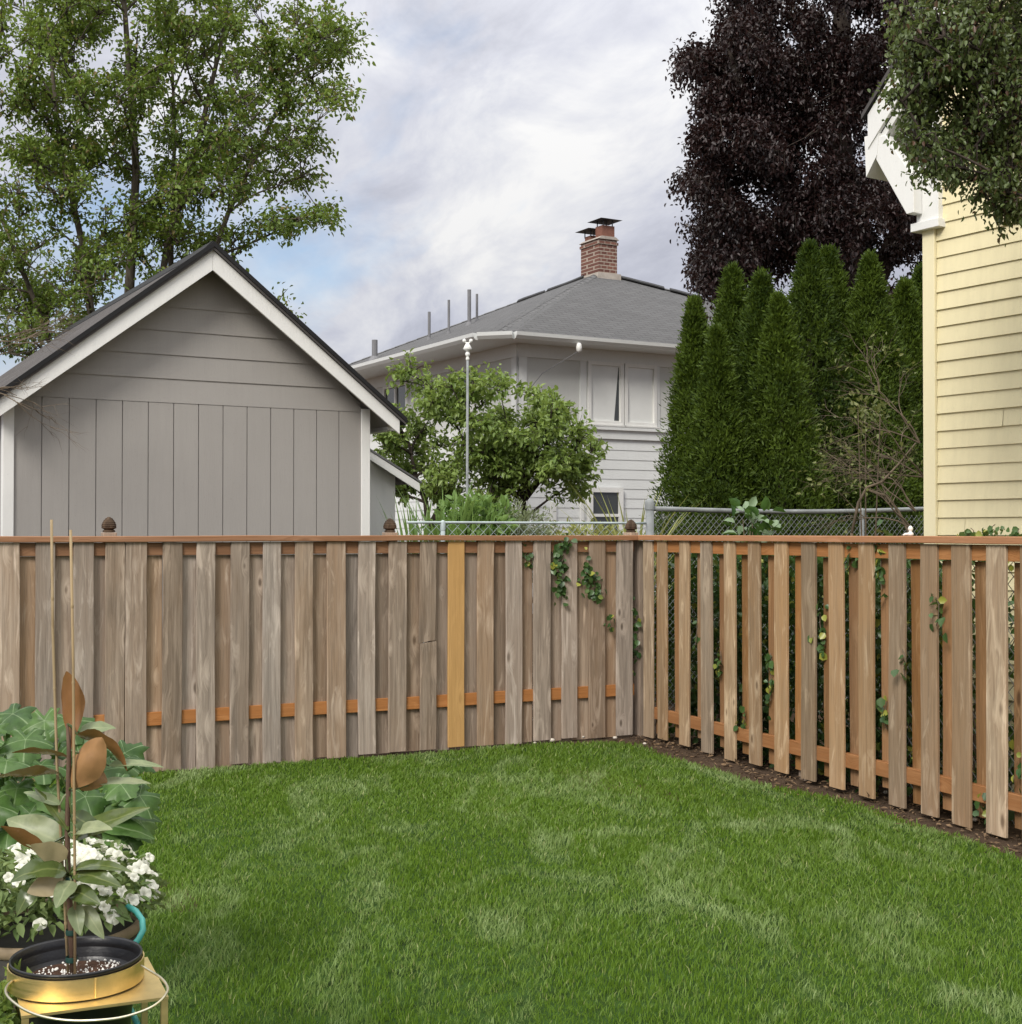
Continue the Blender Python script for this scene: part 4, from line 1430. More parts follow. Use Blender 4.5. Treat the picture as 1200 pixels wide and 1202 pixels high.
bs = gpt(1040, 10.9)
st = [(at(1075, 600, 10.9), (-.5, 0, .8)), (at(1085, 560, 10.9), (-.7, 0, .5)), (at(1070, 620, 10.8), (-.4, 0, .6)), (at(1080, 520, 11), (-.5, 0, .6))]
rt = twigs('bramble_shrub', bs, st, 'bare tangled shrub with few leaves between the evergreens and the yellow house', 'shrub', 3, .5, 230, MAT['leaf_sprig'], .008)
mb = MB()
mb.tube([at(1000, 626, 10.8), at(1008, 590, 10.8), at(1018, 572, 10.8), at(1035, 566, 10.8), at(1055, 545, 10.85), at(1075, 520, 10.9)], [.012, .012, .011, .010, .008, .005], 6)
mb.tube([at(1016, 574, 10.8), at(1040, 582, 10.8), at(1055, 600, 10.8), at(1068, 628, 10.8), at(1072, 700, 10.8)], [.010, .010, .011, .012, .014], 6)
mb.tube([bs, at(1000, 700, 10.8), at(1000, 626, 10.8)], [.016, .014, .012], 6)
mb.build('canes', MAT['twig'], rt, smooth=True)
leafy('rose_shrub', gpt(1022, 11.2), at(1022, 478, 11.2), (.17, .2, .17), 110, .05, .03, MAT['leaf_sprig'], 'sparse yellow-green rose sprig in front of the evergreens', 'shrub', MAT['twig'], 4)
# bare twigs against the garage's left eave
tw0 = Vector((-4.6, 10.3, 0))
rt = twigs('bare_shrub', tw0, [(at(-30, 420, 10.3), (1, 0, .1)), (at(-30, 455, 10.3), (1, 0, .1)), (at(-25, 400, 10.3), (1, 0, -.1))], 'bare twiggy shrub reaching in front of the left end of the garage roof', 'shrub', 2, .45, 0, None, .008)
mb = MB(); mb.tube([tw0 + Vector((0, 0, -.1)), tw0 + Vector((.05, 0, 1.5)), at(-30, 440, 10.3)], [.03, .025, .015], 7); mb.tube([at(-32, 460, 10.3), at(-28, 395, 10.3)], [.014, .01], 6)
mb.build('stem', MAT['twig'], rt)


# ivy
def ivy(name, M, spots, label, n_per, y, size=.05, hang=.0, group='ivy on the board fences', strands=None):
    """spots: (x along the fence, z, spread x, spread z, leaves)"""
    p0 = M @ Vector((spots[0][0], y, 0))
    root = thing(name, p0, label, 'ivy', group)
    PP = []
    for x, z, sx_, sz_, k in spots:
        q_ = np.stack([rng.normal(x, sx_, k), y - np.abs(rng.normal(0, .018, k)) - .004, rng.normal(z, sz_, k)], 1)
        PP.append(q_)
    PP = np.concatenate(PP)
    Mn = np.array(M)[:3, :3]
    Wp = PP @ Mn.T + np.array(M.translation)
    k = len(Wp)
    outn = -Mn[:, 1]
    N_ = unit(outn + np.array([0, 0, .5]) + rng.normal(0, .4, (k, 3)))
    D_ = unit(np.array([0, 0, -.8]) + rng.normal(0, .6, (k, 3)))
    sc = rng.uniform(.55, 1.2, k) * size
    v_, f_ = leaf_arrays(Wp, D_, N_, sc, sc * .95, .12, .1, 6)
    np_mesh('leaves', v_, f_, MAT['leaf_ivy'], root)
    mb = MB(M)
    for x, z, sx_, sz_, k in spots:
        top = z + sz_ * 1.6
        pts = [(x + random.uniform(-.02, .02), y - .006, top - (top - (z - sz_ * 1.6)) * i / 4) for i in range(5)]
        mb.tube(pts, .003, 4, False)
    mb.build('stems', MAT['twig'], root)
    return root


def Ls(px): return along(px, COR, UL)
def Rs(px): return along(px, COR, UR)
def Lz(px, py): return at(px, py, (ML @ Vector((Ls(px), 0, 0))).y).z
def Rz(px, py): return at(px, py, (MR @ Vector((Rs(px), 0, 0))).y).z


ivy('ivy', ML, [(Ls(654), Lz(654, 655), .035, .06, 46), (Ls(656), Lz(656, 685), .03, .07, 40), (Ls(664), Lz(664, 636), .025, .03, 16)], 'thick dark ivy tress hanging down the far fence near its right end', 1, 0)
ivy('ivy', ML, [(Ls(688), Lz(688, 672), .035, .06, 44), (Ls(698), Lz(698, 690), .045, .05, 40)], 'dark ivy spray right beside the thick ivy tress on the far fence', 1, 0)
ivy('ivy', ML, [(Ls(621), Lz(621, 652), .025, .05, 18)], 'sparse ivy sprig left of the thick ivy tress on the far fence', 1, .045)
ivy('ivy', ML, [(Ls(716), Lz(716, 732), .03, .03, 9)], 'few yellowish ivy leaves on the far fence two boards from the corner', 1, 0)
ivy('ivy', ML, [(Ls(747), Lz(747, 740), .015, .14, 30), (Ls(747), Lz(747, 765), .02, .04, 14)], 'narrow ivy strand filling the gap at the fence corner', 1, .05)
for px, py, k, lb in ((1102, 718, 14, 'bright ivy sprig clinging to a board on the right third of the side fence'), (1062, 778, 8, 'small yellow-green ivy sprig left of the bright ivy sprig on the side fence'),
                      (958, 748, 22, 'ivy strand in a gap at the middle of the side fence'), (899, 795, 22, 'ivy strand low in a gap left of the middle of the side fence'), (1028, 660, 26, 'dark ivy tuft under the cap of the side fence'),
                      (996, 652, 10, 'tiny ivy tuft under the cap left of the dark ivy tuft'), (1150, 945, 9, 'pale ivy sprig near the ground close to the right end of the side fence'), (1196, 905, 16, 'ivy sprig low at the right edge of the photo'),
                      (840, 778, 12, 'reddish ivy sprig in a gap near the fence corner'), (868, 850, 10, 'ivy sprig by the ground near the fence corner'), (1032, 840, 12, 'ivy sprig in a gap above the lower rail of the side fence'),
                      (812, 745, 5, 'few ivy leaves on the side fence, fourth gap from the corner')):
    ivy('ivy', MR, [(Rs(px), Rz(px, py), .03, .05 if k < 20 else .10, k)], lb, 1, .045 if k not in (14, 8) else -.002, .055)
ivy('ivy', MR, [(Rs(1125), 1.60, .06, .015, 14), (Rs(1150), 1.61, .06, .02, 16), (Rs(1178), 1.60, .05, .012, 12)], 'brownish ivy runner creeping along the cap of the side fence before the yellow house', 1, .10, .04)
# dark ivy mass on the chain-link fence behind the boards
n_ = 22000
x_ = rng.uniform(.1, 4.9, n_)
z_ = rng.uniform(0, 1.46, n_)
y_ = rng.uniform(.14, .75, n_)
kp = (rng.uniform(0, 1, n_) < np.where(x_ > 3.3, np.clip(1.1 - z_ / .5, 0.015, 1), 1)) & (rng.uniform(0, 1, n_) < .55 + .45 * np.sin(x_ * 9 + 3 * np.sin(z_ * 5)))
PP = np.stack([x_, y_, z_], 1)[kp]
Mn = np.array(MR)[:3, :3]
Wp = PP @ Mn.T + np.array(MR.translation)
k = len(Wp)
root = thing('ivy_thicket', MR @ Vector((2, .45, 0)), 'dark ivy thicket filling the gaps behind the side fence', 'ivy')
sc = rng.uniform(.5, 1.15, k) * .065
v_, f_ = leaf_arrays(Wp, unit(np.array([0, 0, -.4]) + rng.normal(0, .7, (k, 3))), unit(-Mn[:, 1] + rng.normal(0, .6, (k, 3))), sc, sc * .9, .15, .1, 6)
np_mesh('leaves', v_, f_, MAT['leaf_ivy'], root)
mb = MB(MR)
for i in range(60):
    xx = random.uniform(.1, 4.3); yy = random.uniform(.3, .6)
    mb.tube([(xx, yy, -.05), (xx + random.uniform(-.15, .15), yy, .5), (xx + random.uniform(-.3, .3), yy + .05, random.uniform(.6, 1.35) if xx < 3.4 else .5)], [.008, .006, .003], 4, False)
mb.build('stems', MAT['twig'], root)

# small white ornament above the cap
oc = MR @ Vector((Rs(1052), .105, 1.58))
mb = MB(); mb.lathe(oc, [(.0, 0), (.016, .002), (.019, .012), (.011, .022), (.008, .028), (.014, .036), (.015, .045), (.008, .056), (.001, .06)], 12)
mb.tube([oc + Vector((-.01, 0, .01)), oc + Vector((-.03, 0, .01)), oc + Vector((-.045, 0, .004))], [.010, .008, .003], 7)
tag(mb.build('garden_ornament', MAT['ornament'], smooth=True), 'tiny white ornament sitting on the cap of the side fence beside the yellow house', 'ornament')

# pole among the fruit trees
pb = gpt(548, 13.8)
pole = thing('garden_pole', pb, 'slim grey metal pole topped by a small white ornament before the fruit trees', 'pole')
pt = at(549, 422, 13.8)
mb = MB(); mb.tube([pb + Vector((0, 0, -.1)), pt], [.016, .013], 10); mb.build('shaft', MAT['galv_dull'], pole, smooth=True)
mb = MB(); mb.lathe(pt, [(r_ * .62, z_ * .8) for r_, z_ in ((.022, -.01), (.03, .0), (.03, .02), (.016, .035), (.036, .05), (.04, .07), (.03, .09), (.016, .10), (.055, .115), (.075, .135), (.05, .175), (.03, .20), (.02, .215), (.0, .22))], 14)
for sx_ in (-1, 1):
    c = pt + Vector((sx_ * .034, 0, .19)); mb.lathe(c, [(.0, -.022), (.015, -.014), (.02, 0), (.015, .014), (.0, .022)], 10)
    mb.tube([pt + Vector((0, 0, .15)), c], [.008, .008], 6)
mb.build('ornament', MAT['ornament'], pole, smooth=True)

# ------------------------------------------------------------------ plant stand with sapling
zpl = .60
A0, B0 = on_z(25, 1193, zpl), on_z(198, 1170, zpl)
ue = (B0 - A0).normalized(); ve = Vector((-ue.y, ue.x, 0))
ln_ = (B0 - A0).length
pc = on_z(90, 1123, .655)
MST = frame(Vector((A0.x, A0.y, 0)), ue)
pl = MST.inverted() @ pc
stand = thing('plant_stand', MST @ Vector((ln_ / 2, ln_ / 2, 0)), 'square brass plant stand with a raised ring holding the black nursery pot', 'plant stand')
mb = MB(MST)
n_ = 40                                     # plate with a round hole
hole = .128
outer, inner = [], []
for k in range(n_):
    w = 2 * math.pi * k / n_
    cx, cy = math.cos(w), math.sin(w)
    inner.append((pl.x + hole * cx, pl.y + hole * cy))
    ts = []
    if cx > 1e-6: ts.append((ln_ - pl.x) / cx)
    if cx < -1e-6: ts.append((0 - pl.x) / cx)
    if cy > 1e-6: ts.append((ln_ - pl.y) / cy)
    if cy < -1e-6: ts.append((0 - pl.y) / cy)
    t = min(ts); outer.append([pl.x + t * cx, pl.y + t * cy])
for cxy in ((0, 0), (ln_, 0), (ln_, ln_), (0, ln_)):
    j = min(range(n_), key=lambda i: (outer[i][0] - cxy[0]) ** 2 + (outer[i][1] - cxy[1]) ** 2)
    outer[j] = list(cxy)
vs = [(a, b_, z) for z in (zpl, zpl - .006) for a, b_ in inner] + [(a, b_, z) for z in (zpl, zpl - .006) for a, b_ in outer]
fs = []
for k in range(n_):
    j = (k + 1) % n_
    fs += [(k, 2 * n_ + k, 2 * n_ + j, j), (n_ + j, 3 * n_ + j, 3 * n_ + k, n_ + k), (2 * n_ + k, 3 * n_ + k, 3 * n_ + j, 2 * n_ + j), (k, j, n_ + j, n_ + k)]
mb.add(vs, fs)
mb.build('plate', MAT['brass'], stand)
cw = MST @ Vector((pl.x, pl.y, 0))
mb = MB(); mb.lathe(cw, [(.143, .6035), (.146, .6035), (.146, .648), (.143, .648), (.143, .6035)], 64)
ringo = mb.build('ring', MAT['brass'], stand, smooth=True)
mod = ringo.modifiers.new('edge', 'EDGE_SPLIT'); mod.split_angle = R(40)
sm = on_z(104, 1170, .6)
mb = MB(); dr = (Vector((on_z(103, 1165, .6).x, on_z(103, 1165, .6).y, 0)) - Vector((cw.x, cw.y, 0))).normalized()
MSE = frame(Vector((cw.x, cw.y, 0)), Vector((dr.y * -1, dr.x, 0)) * -1)
mb.tube([cw + dr * .1465 + Vector((0, 0, .605)), cw + dr * .1465 + Vector((0, 0, .646))], .0022, 8)
mb.build('seam', MAT['brass'], ringo)
for sx_, sy_ in ((.008, .008), (ln_ - .008, .008), (ln_ - .008, ln_ - .008), (.008, ln_ - .008)):
    mb = MB(MST); mb.box(sx_ - .007, sx_ + .007, sy_ - .007, sy_ + .007, 0, zpl - .007)
    mb.build('leg', MAT['brass'], stand)
mb = MB()
wp = [at(166, 1134, 3.02), at(178, 1141, 2.98), at(190, 1149, 2.92), at(197, 1160, 2.86), at(193, 1170, 2.81), at(182, 1180, 2.77), at(165, 1188, 2.74), at(140, 1195, 2.715), at(110, 1198, 2.70),
      at(80, 1198, 2.705), at(52, 1194, 2.72), at(30, 1186, 2.755), at(14, 1175, 2.80), at(7, 1166, 2.85), at(8, 1158, 2.90), at(14, 1152, 2.95)]
sm_ = []
for i in range(len(wp) - 1):
    p0_, p1_, p2_, p3_ = wp[max(i - 1, 0)], wp[i], wp[i + 1], wp[min(i + 2, len(wp) - 1)]
    for t in (0, .25, .5, .75):
        sm_.append(.5 * ((2 * p1_) + (p2_ - p0_) * t + (2 * p0_ - 5 * p1_ + 4 * p2_ - p3_) * t * t + (3 * p1_ - p0_ - 3 * p2_ + p3_) * t ** 3))
sm_.append(wp[-1])
mb.tube(sm_, .0028, 8)
mb.build('wire_loop', MAT['wire'], stand, smooth=True)

npot = thing('nursery_pot', cw, 'round black plastic nursery pot sitting in the brass ring of the plant stand', 'pot')
mb = MB()
mb.lathe(cw, [(.105, .36), (.126, .60), (.134, .635), (.141, .650), (.1425, .656), (.141, .660), (.137, .656), (.134, .640), (.1355, .632), (.1315, .628), (.133, .618), (.128, .614), (.126, .60), (.0, .598)], 56)
mb.lathe(cw, [(.105, .36), (.0, .36)], 56)
mb.build('shell', MAT['blackpot'], npot, smooth=True)
mb = MB()
rings = [(0, .004), (.03, .002), (.06, .004), (.09, .001), (.118, -.004), (.127, -.008)]
vs, fs = [], []
for i, (r_, dz) in enumerate(rings):
    for k in range(28):
        w = 2 * math.pi * k / 28
        vs.append(cw + Vector((r_ * math.cos(w), r_ * math.sin(w), .613 + dz + random.uniform(-.003, .003) * (i > 0))))
for i in range(len(rings) - 1):
    for k in range(28): fs.append((i * 28 + k, (i + 1) * 28 + k, (i + 1) * 28 + (k + 1) % 28, i * 28 + (k + 1) % 28))
mb.add(vs, fs); mb.build('soil', MAT['potting'], npot, smooth=True)
npr = 420
a_, r_ = rng.uniform(0, 6.283, npr), .115 * rng.uniform(0, 1, npr) ** .6
P_ = np.stack([cw.x + r_ * np.cos(a_) + .012, cw.y + r_ * np.sin(a_) - .01, np.full(npr, .616)], 1)
sz = rng.uniform(.0015, .0042, npr)[:, None]
oct_ = np.array([[1, 0, 0], [-1, 0, 0], [0, 1, 0], [0, -1, 0], [0, 0, 1], [0, 0, -1.]])
V = (P_[:, None, :] + oct_[None] * sz[:, None, :] * rng.uniform(.6, 1.3, (npr, 6, 1))).reshape(-1, 3)
of = np.array([[0, 2, 4], [2, 1, 4], [1, 3, 4], [3, 0, 4], [2, 0, 5], [1, 2, 5], [3, 1, 5], [0, 3, 5]])
o = np_mesh('perlite', V, [(np.arange(npr)[:, None, None] * 6 + of[None]).reshape(-1, 3)], MAT['perlite'], npot)
o['kind'] = 'stuff'

# sapling
Yp = cw.y
sap = thing('magnolia_sapling', cw + Vector((0, 0, .61)), 'young magnolia sapling with large leathery brown-backed leaves, growing in the black nursery pot', 'sapling')
stp = [at(86, 1141, Yp), at(83, 1080, Yp), at(80, 1030, Yp + .01), at(79, 980, Yp + .01), at(80, 930, Yp + .005), at(81, 880, Yp), at(79, 850, Yp)]
mb = MB(); mb.tube(stp, [.0075, .007, .0065, .006, .0055, .005, .003], 8); mb.build('stem', MAT['sapling'], sap, smooth=True)


def blade(mb, b0, t0, w, nrm, curl=.15, fold=.15, taper=.62, n_=12, twist=0.0):
    """one large leaf: a curved grid, folded on its midrib, on a short stalk"""
    d_ = t0 - b0; L_ = d_.length; d_.normalize()
    nrm = Vector(nrm); nrm = (nrm - d_ * nrm.dot(d_)).normalized()
    sd_ = d_.cross(nrm)
    vs, fs = [], []
    ks = (-1, -.55, 0, .55, 1)
    for i in range(n_ + 1):
        t = i / n_
        hw = w / 2 * (math.sin(math.pi * min(1, t ** taper * 1.0)) ** .75 if 0 < t < 1 else .02) + .001
        lift = curl * L_ * 4 * t * (1 - t)
        tw_ = twist * t
        s2 = sd_ * math.cos(tw_) + nrm * math.sin(tw_); n2 = nrm * math.cos(tw_) - sd_ * math.sin(tw_)
        for k in ks:
            wav = .09 * hw * math.sin(t * 9 + k * 2 + w * 90) + .05 * hw * math.sin(t * 19 + k * 4)
            vs.append(b0 + d_ * (L_ * t) + nrm * lift + s2 * (hw * k) + n2 * (hw * fold * abs(k) + wav))
    m_ = len(ks)
    for i in range(n_):
        for k in range(m_ - 1): fs.append((i * m_ + k, i * m_ + k + 1, (i + 1) * m_ + k + 1, (i + 1) * m_ + k))
    mb.add(vs, fs, [1.0 if k == 0 else 0.0 for i in range(n_ + 1) for k in ks])


mg, mp, mbk = MB(), MB(), MB()
Y0 = Yp
# towards the camera is -y; a normal towards the camera shows the green face, away shows the brown back
LV = [(mg, (83, 880), 0, (78, 788), .015, .072, (.35, 1, .1), .04, .3, 1.5), (mbk, (84, 925), -.005, (120, 866), -.03, .088, (.45, 1, .25), -.05, .55, 1.0), (mbk, (84, 905), .005, (126, 918), .02, .075, (.2, .9, -.35), -.05, .5, .8), (mg, (90, 862), 0, (149, 905), .02, .07, (.2, .75, .9), .14, .3),
      (mp, (93, 860), .03, (136, 855), .05, .05, (0, -.6, 1), .08, .2), (mp, (128, 899), .02, (192, 901), .05, .032, (0, -.5, 1), .06, .3), (mp, (116, 920), .02, (177, 920), .04, .036, (0, -.4, 1), .05, .2),
      (mg, (82, 890), 0, (14, 884), .02, .05, (0, .55, 1), .05, .2), (mg, (70, 908), 0, (-16, 915), -.06, .085, (0, .45, 1), .02, .2), (mg, (80, 975), 0, (40, 925), .03, .03, (.3, -.5, .8), .05, .3),
      (mp, (72, 990), .01, (8, 962), .04, .085, (-.1, -.75, .5), .06, .25), (mp, (88, 978), -.01, (132, 974), -.04, .05, (0, -.6, 1), .10, .2), (mg, (84, 985), .0, (176, 948), .06, .06, (.1, -.6, .8), .05, .2),
      (mg, (50, 1000), -.01, (1, 970), -.05, .05, (-.1, .8, .6), .04, .2), (mp, (78, 1008), -.01, (36, 992), -.05, .065, (0, .9, .3), .02, .05), (mg, (78, 1024), -.01, (12, 1036), -.05, .075, (-.05, -.55, .8), .18, .25),
      (mp, (74, 1030), -.02, (32, 1048), -.04, .065, (.1, .9, -.2), .04, .1), (mp, (84, 1034), -.02, (66, 1066), -.07, .055, (-.2, -1, .3), .06, .15), (mg, (86, 1020), -.01, (155, 1024), -.02, .04, (0, -.5, 1), .10, .2),
      (mg, (86, 1026), -.01, (143, 1042), -.05, .055, (.1, -.6, .8), .08, .25), (mp, (88, 1062), -.01, (94, 1098), -.04, .04, (.2, -1, .2), .05, .2), (mp, (98, 1064), .0, (122, 1102), -.02, .04, (.2, -1, .3), .05, .2),
      (mg, (40, 1040), .0, (20, 1074), -.02, .045, (-.2, -1, .2), .05, .2), (mg, (86, 1046), -.01, (118, 1062), -.06, .05, (.1, -.8, .6), .1, .2), (mp, (70, 945), 0, (28, 930), .06, .03, (0, -.6, .8), .04, .3),
      (mg, (84, 955), .0, (120, 985), .02, .05, (.1, -.7, .7), .08, .2), (mg, (78, 1000), .02, (48, 1018), .03, .05, (-.1, -.7, .7), .08, .2)]
for m_, (ax_, ay_), da, (bx, by), db, w_, nv, cu, fo, *tp_ in LV:
    b0, t0 = at(ax_, ay_, Y0 + da), at(bx, by, Y0 + db)
    blade(m_, b0, t0, w_ * .86, nv, cu, fo, *tp_)
    near = min(stp, key=lambda q_: (q_ - b0).length)
    m_.tube([near, near.lerp(b0, .5) + Vector((0, 0, .004)), b0], [.0028, .0024, .002], 5, False)
mg.build('dark_leaves', MAT['leaf_mag'], sap, smooth=True)
mbk.build('broad_brown_leaves', MAT['leaf_mag_tan'], sap, smooth=True)
mp.build('pale_leaves', MAT['leaf_mag_pale'], sap, smooth=True)
mb = MB()
for py in (1032, 1094, 1126):
    c = at(84, py, Yp); mb.lathe(c, [(.0125, -.006), (.0135, 0), (.0125, .006)], 12)
mb.build('tie', MAT['tie'], sap, smooth=True)


def stake(name, pts, r_, label):
    p0 = Vector(pts[0])
    root = thing(name, p0, label, 'stake', 'stakes in the nursery pot')
    L_ = sum((Vector(pts[i + 1]) - Vector(pts[i])).length for i in range(len(pts) - 1))
    mb = MB(); mb.tube(pts, r_, 8)
    k = 7
    for i in range(1, k):
        t = i / k * (len(pts) - 1); j = min(int(t), len(pts) - 2)
        q_ = Vector(pts[j]).lerp(Vector(pts[j + 1]), t - j)
        dr_ = (Vector(pts[j + 1]) - Vector(pts[j])).normalized() * .004
        mb.tube([q_ - dr_, q_, q_ + dr_], [r_ * 1.02, r_ * 1.25, r_ * 1.02], 8, False)
    mb.build('cane', MAT['bamboo'], root, smooth=True)


stake('bamboo_stake', [at(88, 1146, Yp - .012), at(88, 1040, Yp - .014), at(87, 930, Yp - .014), at(86, 780, Yp - .01), at(83, 622, Yp)], .0031, 'straight bamboo stake rising from the pot past the brown leaves to above the fence')
stake('bamboo_stake', [at(80, 1144, Yp + .012), at(76, 1060, Yp + .012), at(72, 990, Yp + .012), at(67, 900, Yp + .015), at(62, 740, Yp + .02), at(60.5, 610, Yp + .02)], .0031, 'paler leaning bamboo stake left of the straight one')

# ------------------------------------------------------------------ white flowers in a dark pot
pf = at(58, 1078, 3.47); pf.z = 0
zr_ = .615
fpot = thing('flower_pot', pf, 'wide dark round pot of white flowers behind the brass plant stand', 'pot')
mb = MB()
mb.lathe(pf, [(.0, 0.0), (.15, .0), (.165, .10), (.205, .45), (.222, zr_ - .03), (.214, zr_ - .03), (.205, zr_ - .06), (.0, zr_ - .07)], 48)
mb.build('shell', MAT['darkpot'], fpot, smooth=True)
mb = MB(); mb.lathe(pf, [(.2245, zr_ - .03), (.232, zr_ - .022), (.233, zr_ - .004), (.226, zr_), (.215, zr_ - .004), (.2165, zr_ - .03)], 48)
mb.build('rim', MAT['potrim'], fpot, smooth=True)
pet = thing('white_petunias', pf + Vector((0, 0, zr_ - .07)), 'mound of white petunias spilling over the dark round pot', 'flowers')
n_ = 1700
a_ = rng.uniform(0, 6.283, n_); r_ = .262 * rng.uniform(0, 1, n_) ** .5
z_ = zr_ + .03 + .15 * np.sqrt(np.clip(1 - (r_ / .30) ** 2, 0, 1)) * rng.uniform(.1, 1, n_) - .04 * np.clip((r_ - .22) / .07, 0, 1) * rng.uniform(0, 1, n_)
P_ = np.stack([pf.x + r_ * np.cos(a_), pf.y + r_ * np.sin(a_), z_], 1)
v_, f_ = leaf_arrays(P_, unit(np.stack([np.cos(a_), np.sin(a_), rng.uniform(-.6, .8, n_)], 1) + rng.normal(0, .5, (n_, 3))), unit(np.array([0, 0, 1.]) + rng.normal(0, .5, (n_, 3))), rng.uniform(.02, .045, n_), rng.uniform(.012, .022, n_))
np_mesh('foliage', v_, f_, MAT['leaf_pet'], pet)
vs, fs = [], []


def flower(c, nrm, r_):
    nrm = nrm.normalized(); a = nrm.cross(Vector((.2, .3, 1))).normalized(); b_ = nrm.cross(a)
    n0 = len(vs)
    vs.append(c - nrm * r_ * .7)
    kk = 20
    ph = random.uniform(0, 6.28)
    for rr_, hh in ((.22, -.15), (.62, .02), (1.0, -.06)):
        for k in range(kk):
            w = 2 * math.pi * k / kk
            lob = 1 - .17 * (abs(math.cos(2.5 * w + ph)) < .35) if rr_ > .9 else 1
            q_ = r_ * rr_ * lob
            h_ = hh * r_ + .12 * r_ * rr_ * math.sin(5 * w + ph * 2) + random.uniform(-.05, .05) * r_ * rr_
            vs.append(c + (a * math.cos(w) + b_ * math.sin(w)) * q_ + nrm * h_)
    for k in range(kk):
        j = (k + 1) % kk
        fs.append((n0, n0 + 1 + k, n0 + 1 + j))
        for l in range(2):
            fs.append((n0 + 1 + l * kk + k, n0 + 1 + (l + 1) * kk + k, n0 + 1 + (l + 1) * kk + j, n0 + 1 + l * kk + j))


fl = []
for _ in range(112):
    a = random.uniform(0, 6.283); r = .262 * random.random() ** .45
    if random.random() < .62: a = random.gauss(-.1, .8)
    z = zr_ + .03 + .15 * math.sqrt(max(0, 1 - (r / .32) ** 2)) + random.uniform(-.03, .02) - (.06 * random.random() if r > .25 else 0)
    fl.append((Vector((pf.x + r * math.cos(a), pf.y + r * math.sin(a), z)), Vector((math.cos(a) * r * 4, math.sin(a) * r * 4 - .45, .75)) + Vector((random.gauss(0, .3), random.gauss(0, .3), random.gauss(0, .3)))))
fl.sort(key=lambda q: q[0].y)
for i, (c, nn_) in enumerate(fl):
    if i < 95: vs, fs = [], []
    if i == 95: vs, fs = [], []
    flower(c, nn_, random.uniform(.011, .021))
    if i < 95 or i == len(fl) - 1:
        mb = MB(); mb.add(vs, fs)
        o = mb.build('flower', MAT['petal'], pet, smooth=True)
        if i >= 95: o['kind'] = 'stuff'; o.name = 'back_flowers'

# ------------------------------------------------------------------ broad-leaved garden plant in a dark pot
pq = gpt(28, 4.55)
qpot = thing('planter', pq, 'black planter under the broad-leaved plant at the left edge', 'pot')
mb = MB(); mb.lathe(pq, [(0, 0), (.20, 0), (.25, .55), (.265, .555), (.265, .59), (.25, .59), (.24, .56), (0, .55)], 40)
mb.build('shell', MAT['blackpot'], qpot, smooth=True)
sq = thing('broad_leaved_plant', pq + Vector((0, 0, .55)), 'lush plant with broad jagged pale green leaves at the left edge of the lawn', 'plant')
lm, sm2 = MB(), MB()


def lobed(c, nrm, fwd, r_, seed):
    nrm = Vector(nrm).normalized(); fwd = Vector(fwd); fwd = (fwd - nrm * fwd.dot(nrm)).normalized(); sd_ = nrm.cross(fwd)
    rnd = random.Random(seed)
    kk, rg = 30, 4
    vs_, fs_, cc = [c], [], [1.0]
    ph = rnd.uniform(0, 6)
    rad = []
    for k in range(kk):
        w = 2 * math.pi * k / kk
        base_ = .80 + .22 * math.cos(w) - .38 * math.exp(-((w - math.pi) / .33) ** 2)
        rad.append(r_ * (base_ + .14 * math.cos(5 * w) + rnd.uniform(-.07, .07) + .06 * ((k % 2) * 2 - 1)))
    for i in range(1, rg + 1):
        t = i / rg
        for k in range(kk):
            w = 2 * math.pi * k / kk
            q_ = r_ * .75 * (1 - t) * t + rad[k] * t * (t * .5 + .5) if i < rg else rad[k]
            h_ = r_ * (.16 * t - .30 * t * t + .045 * math.cos(5 * w) * t + .05 * math.sin(7 * w + ph) * t * t)
            vs_.append(c + fwd * (q_ * math.cos(w)) + sd_ * (q_ * math.sin(w)) + nrm * h_)
            cc.append(1.0 if k % 6 == 0 else (.55 if k % 3 == 0 and i > 1 else 0.0))
    for k in range(kk): fs_.append((0, 1 + k, 1 + (k + 1) % kk))
    for i in range(rg - 1):
        for k in range(kk):
            j = (k + 1) % kk
            fs_.append((1 + i * kk + k, 1 + (i + 1) * kk + k, 1 + (i + 1) * kk + j, 1 + i * kk + j))
    lm.add(vs_, fs_, cc)


qs = [(15, 838, 4.6, .15), (52, 846, 4.5, .12), (-15, 862, 4.4, .15), (30, 868, 4.35, .13), (70, 872, 4.5, .11), (8, 893, 4.25, .13), (48, 898, 4.3, .12), (95, 880, 4.7, .11), (146, 884, 4.75, .12), (165, 893, 4.6, .09), (120, 905, 4.5, .11),
      (20, 925, 4.3, .12), (60, 930, 4.25, .12), (100, 935, 4.3, .12), (-10, 945, 4.2, .13), (35, 955, 4.2, .11), (135, 950, 4.45, .12), (165, 965, 4.45, .10), (85, 965, 4.2, .10), (115, 975, 4.3, .09), (10, 975, 4.2, .09), (60, 975, 4.2, .08),
      (-25, 900, 4.5, .14), (-30, 850, 4.7, .14), (140, 925, 4.6, .10), (95, 905, 4.6, .11), (150, 985, 4.4, .08)]
qs = [(a, b_, Y, r_ * .70) for a, b_, Y, r_ in qs]
for _ in range(20):
    qs.append((random.uniform(-30, 175), 0, random.uniform(4.25, 4.8), random.uniform(.05, .085)))
    qs[-1] = (qs[-1][0], random.uniform(835 + max(0, qs[-1][0] - 60) * .35, 985), qs[-1][2], qs[-1][3])
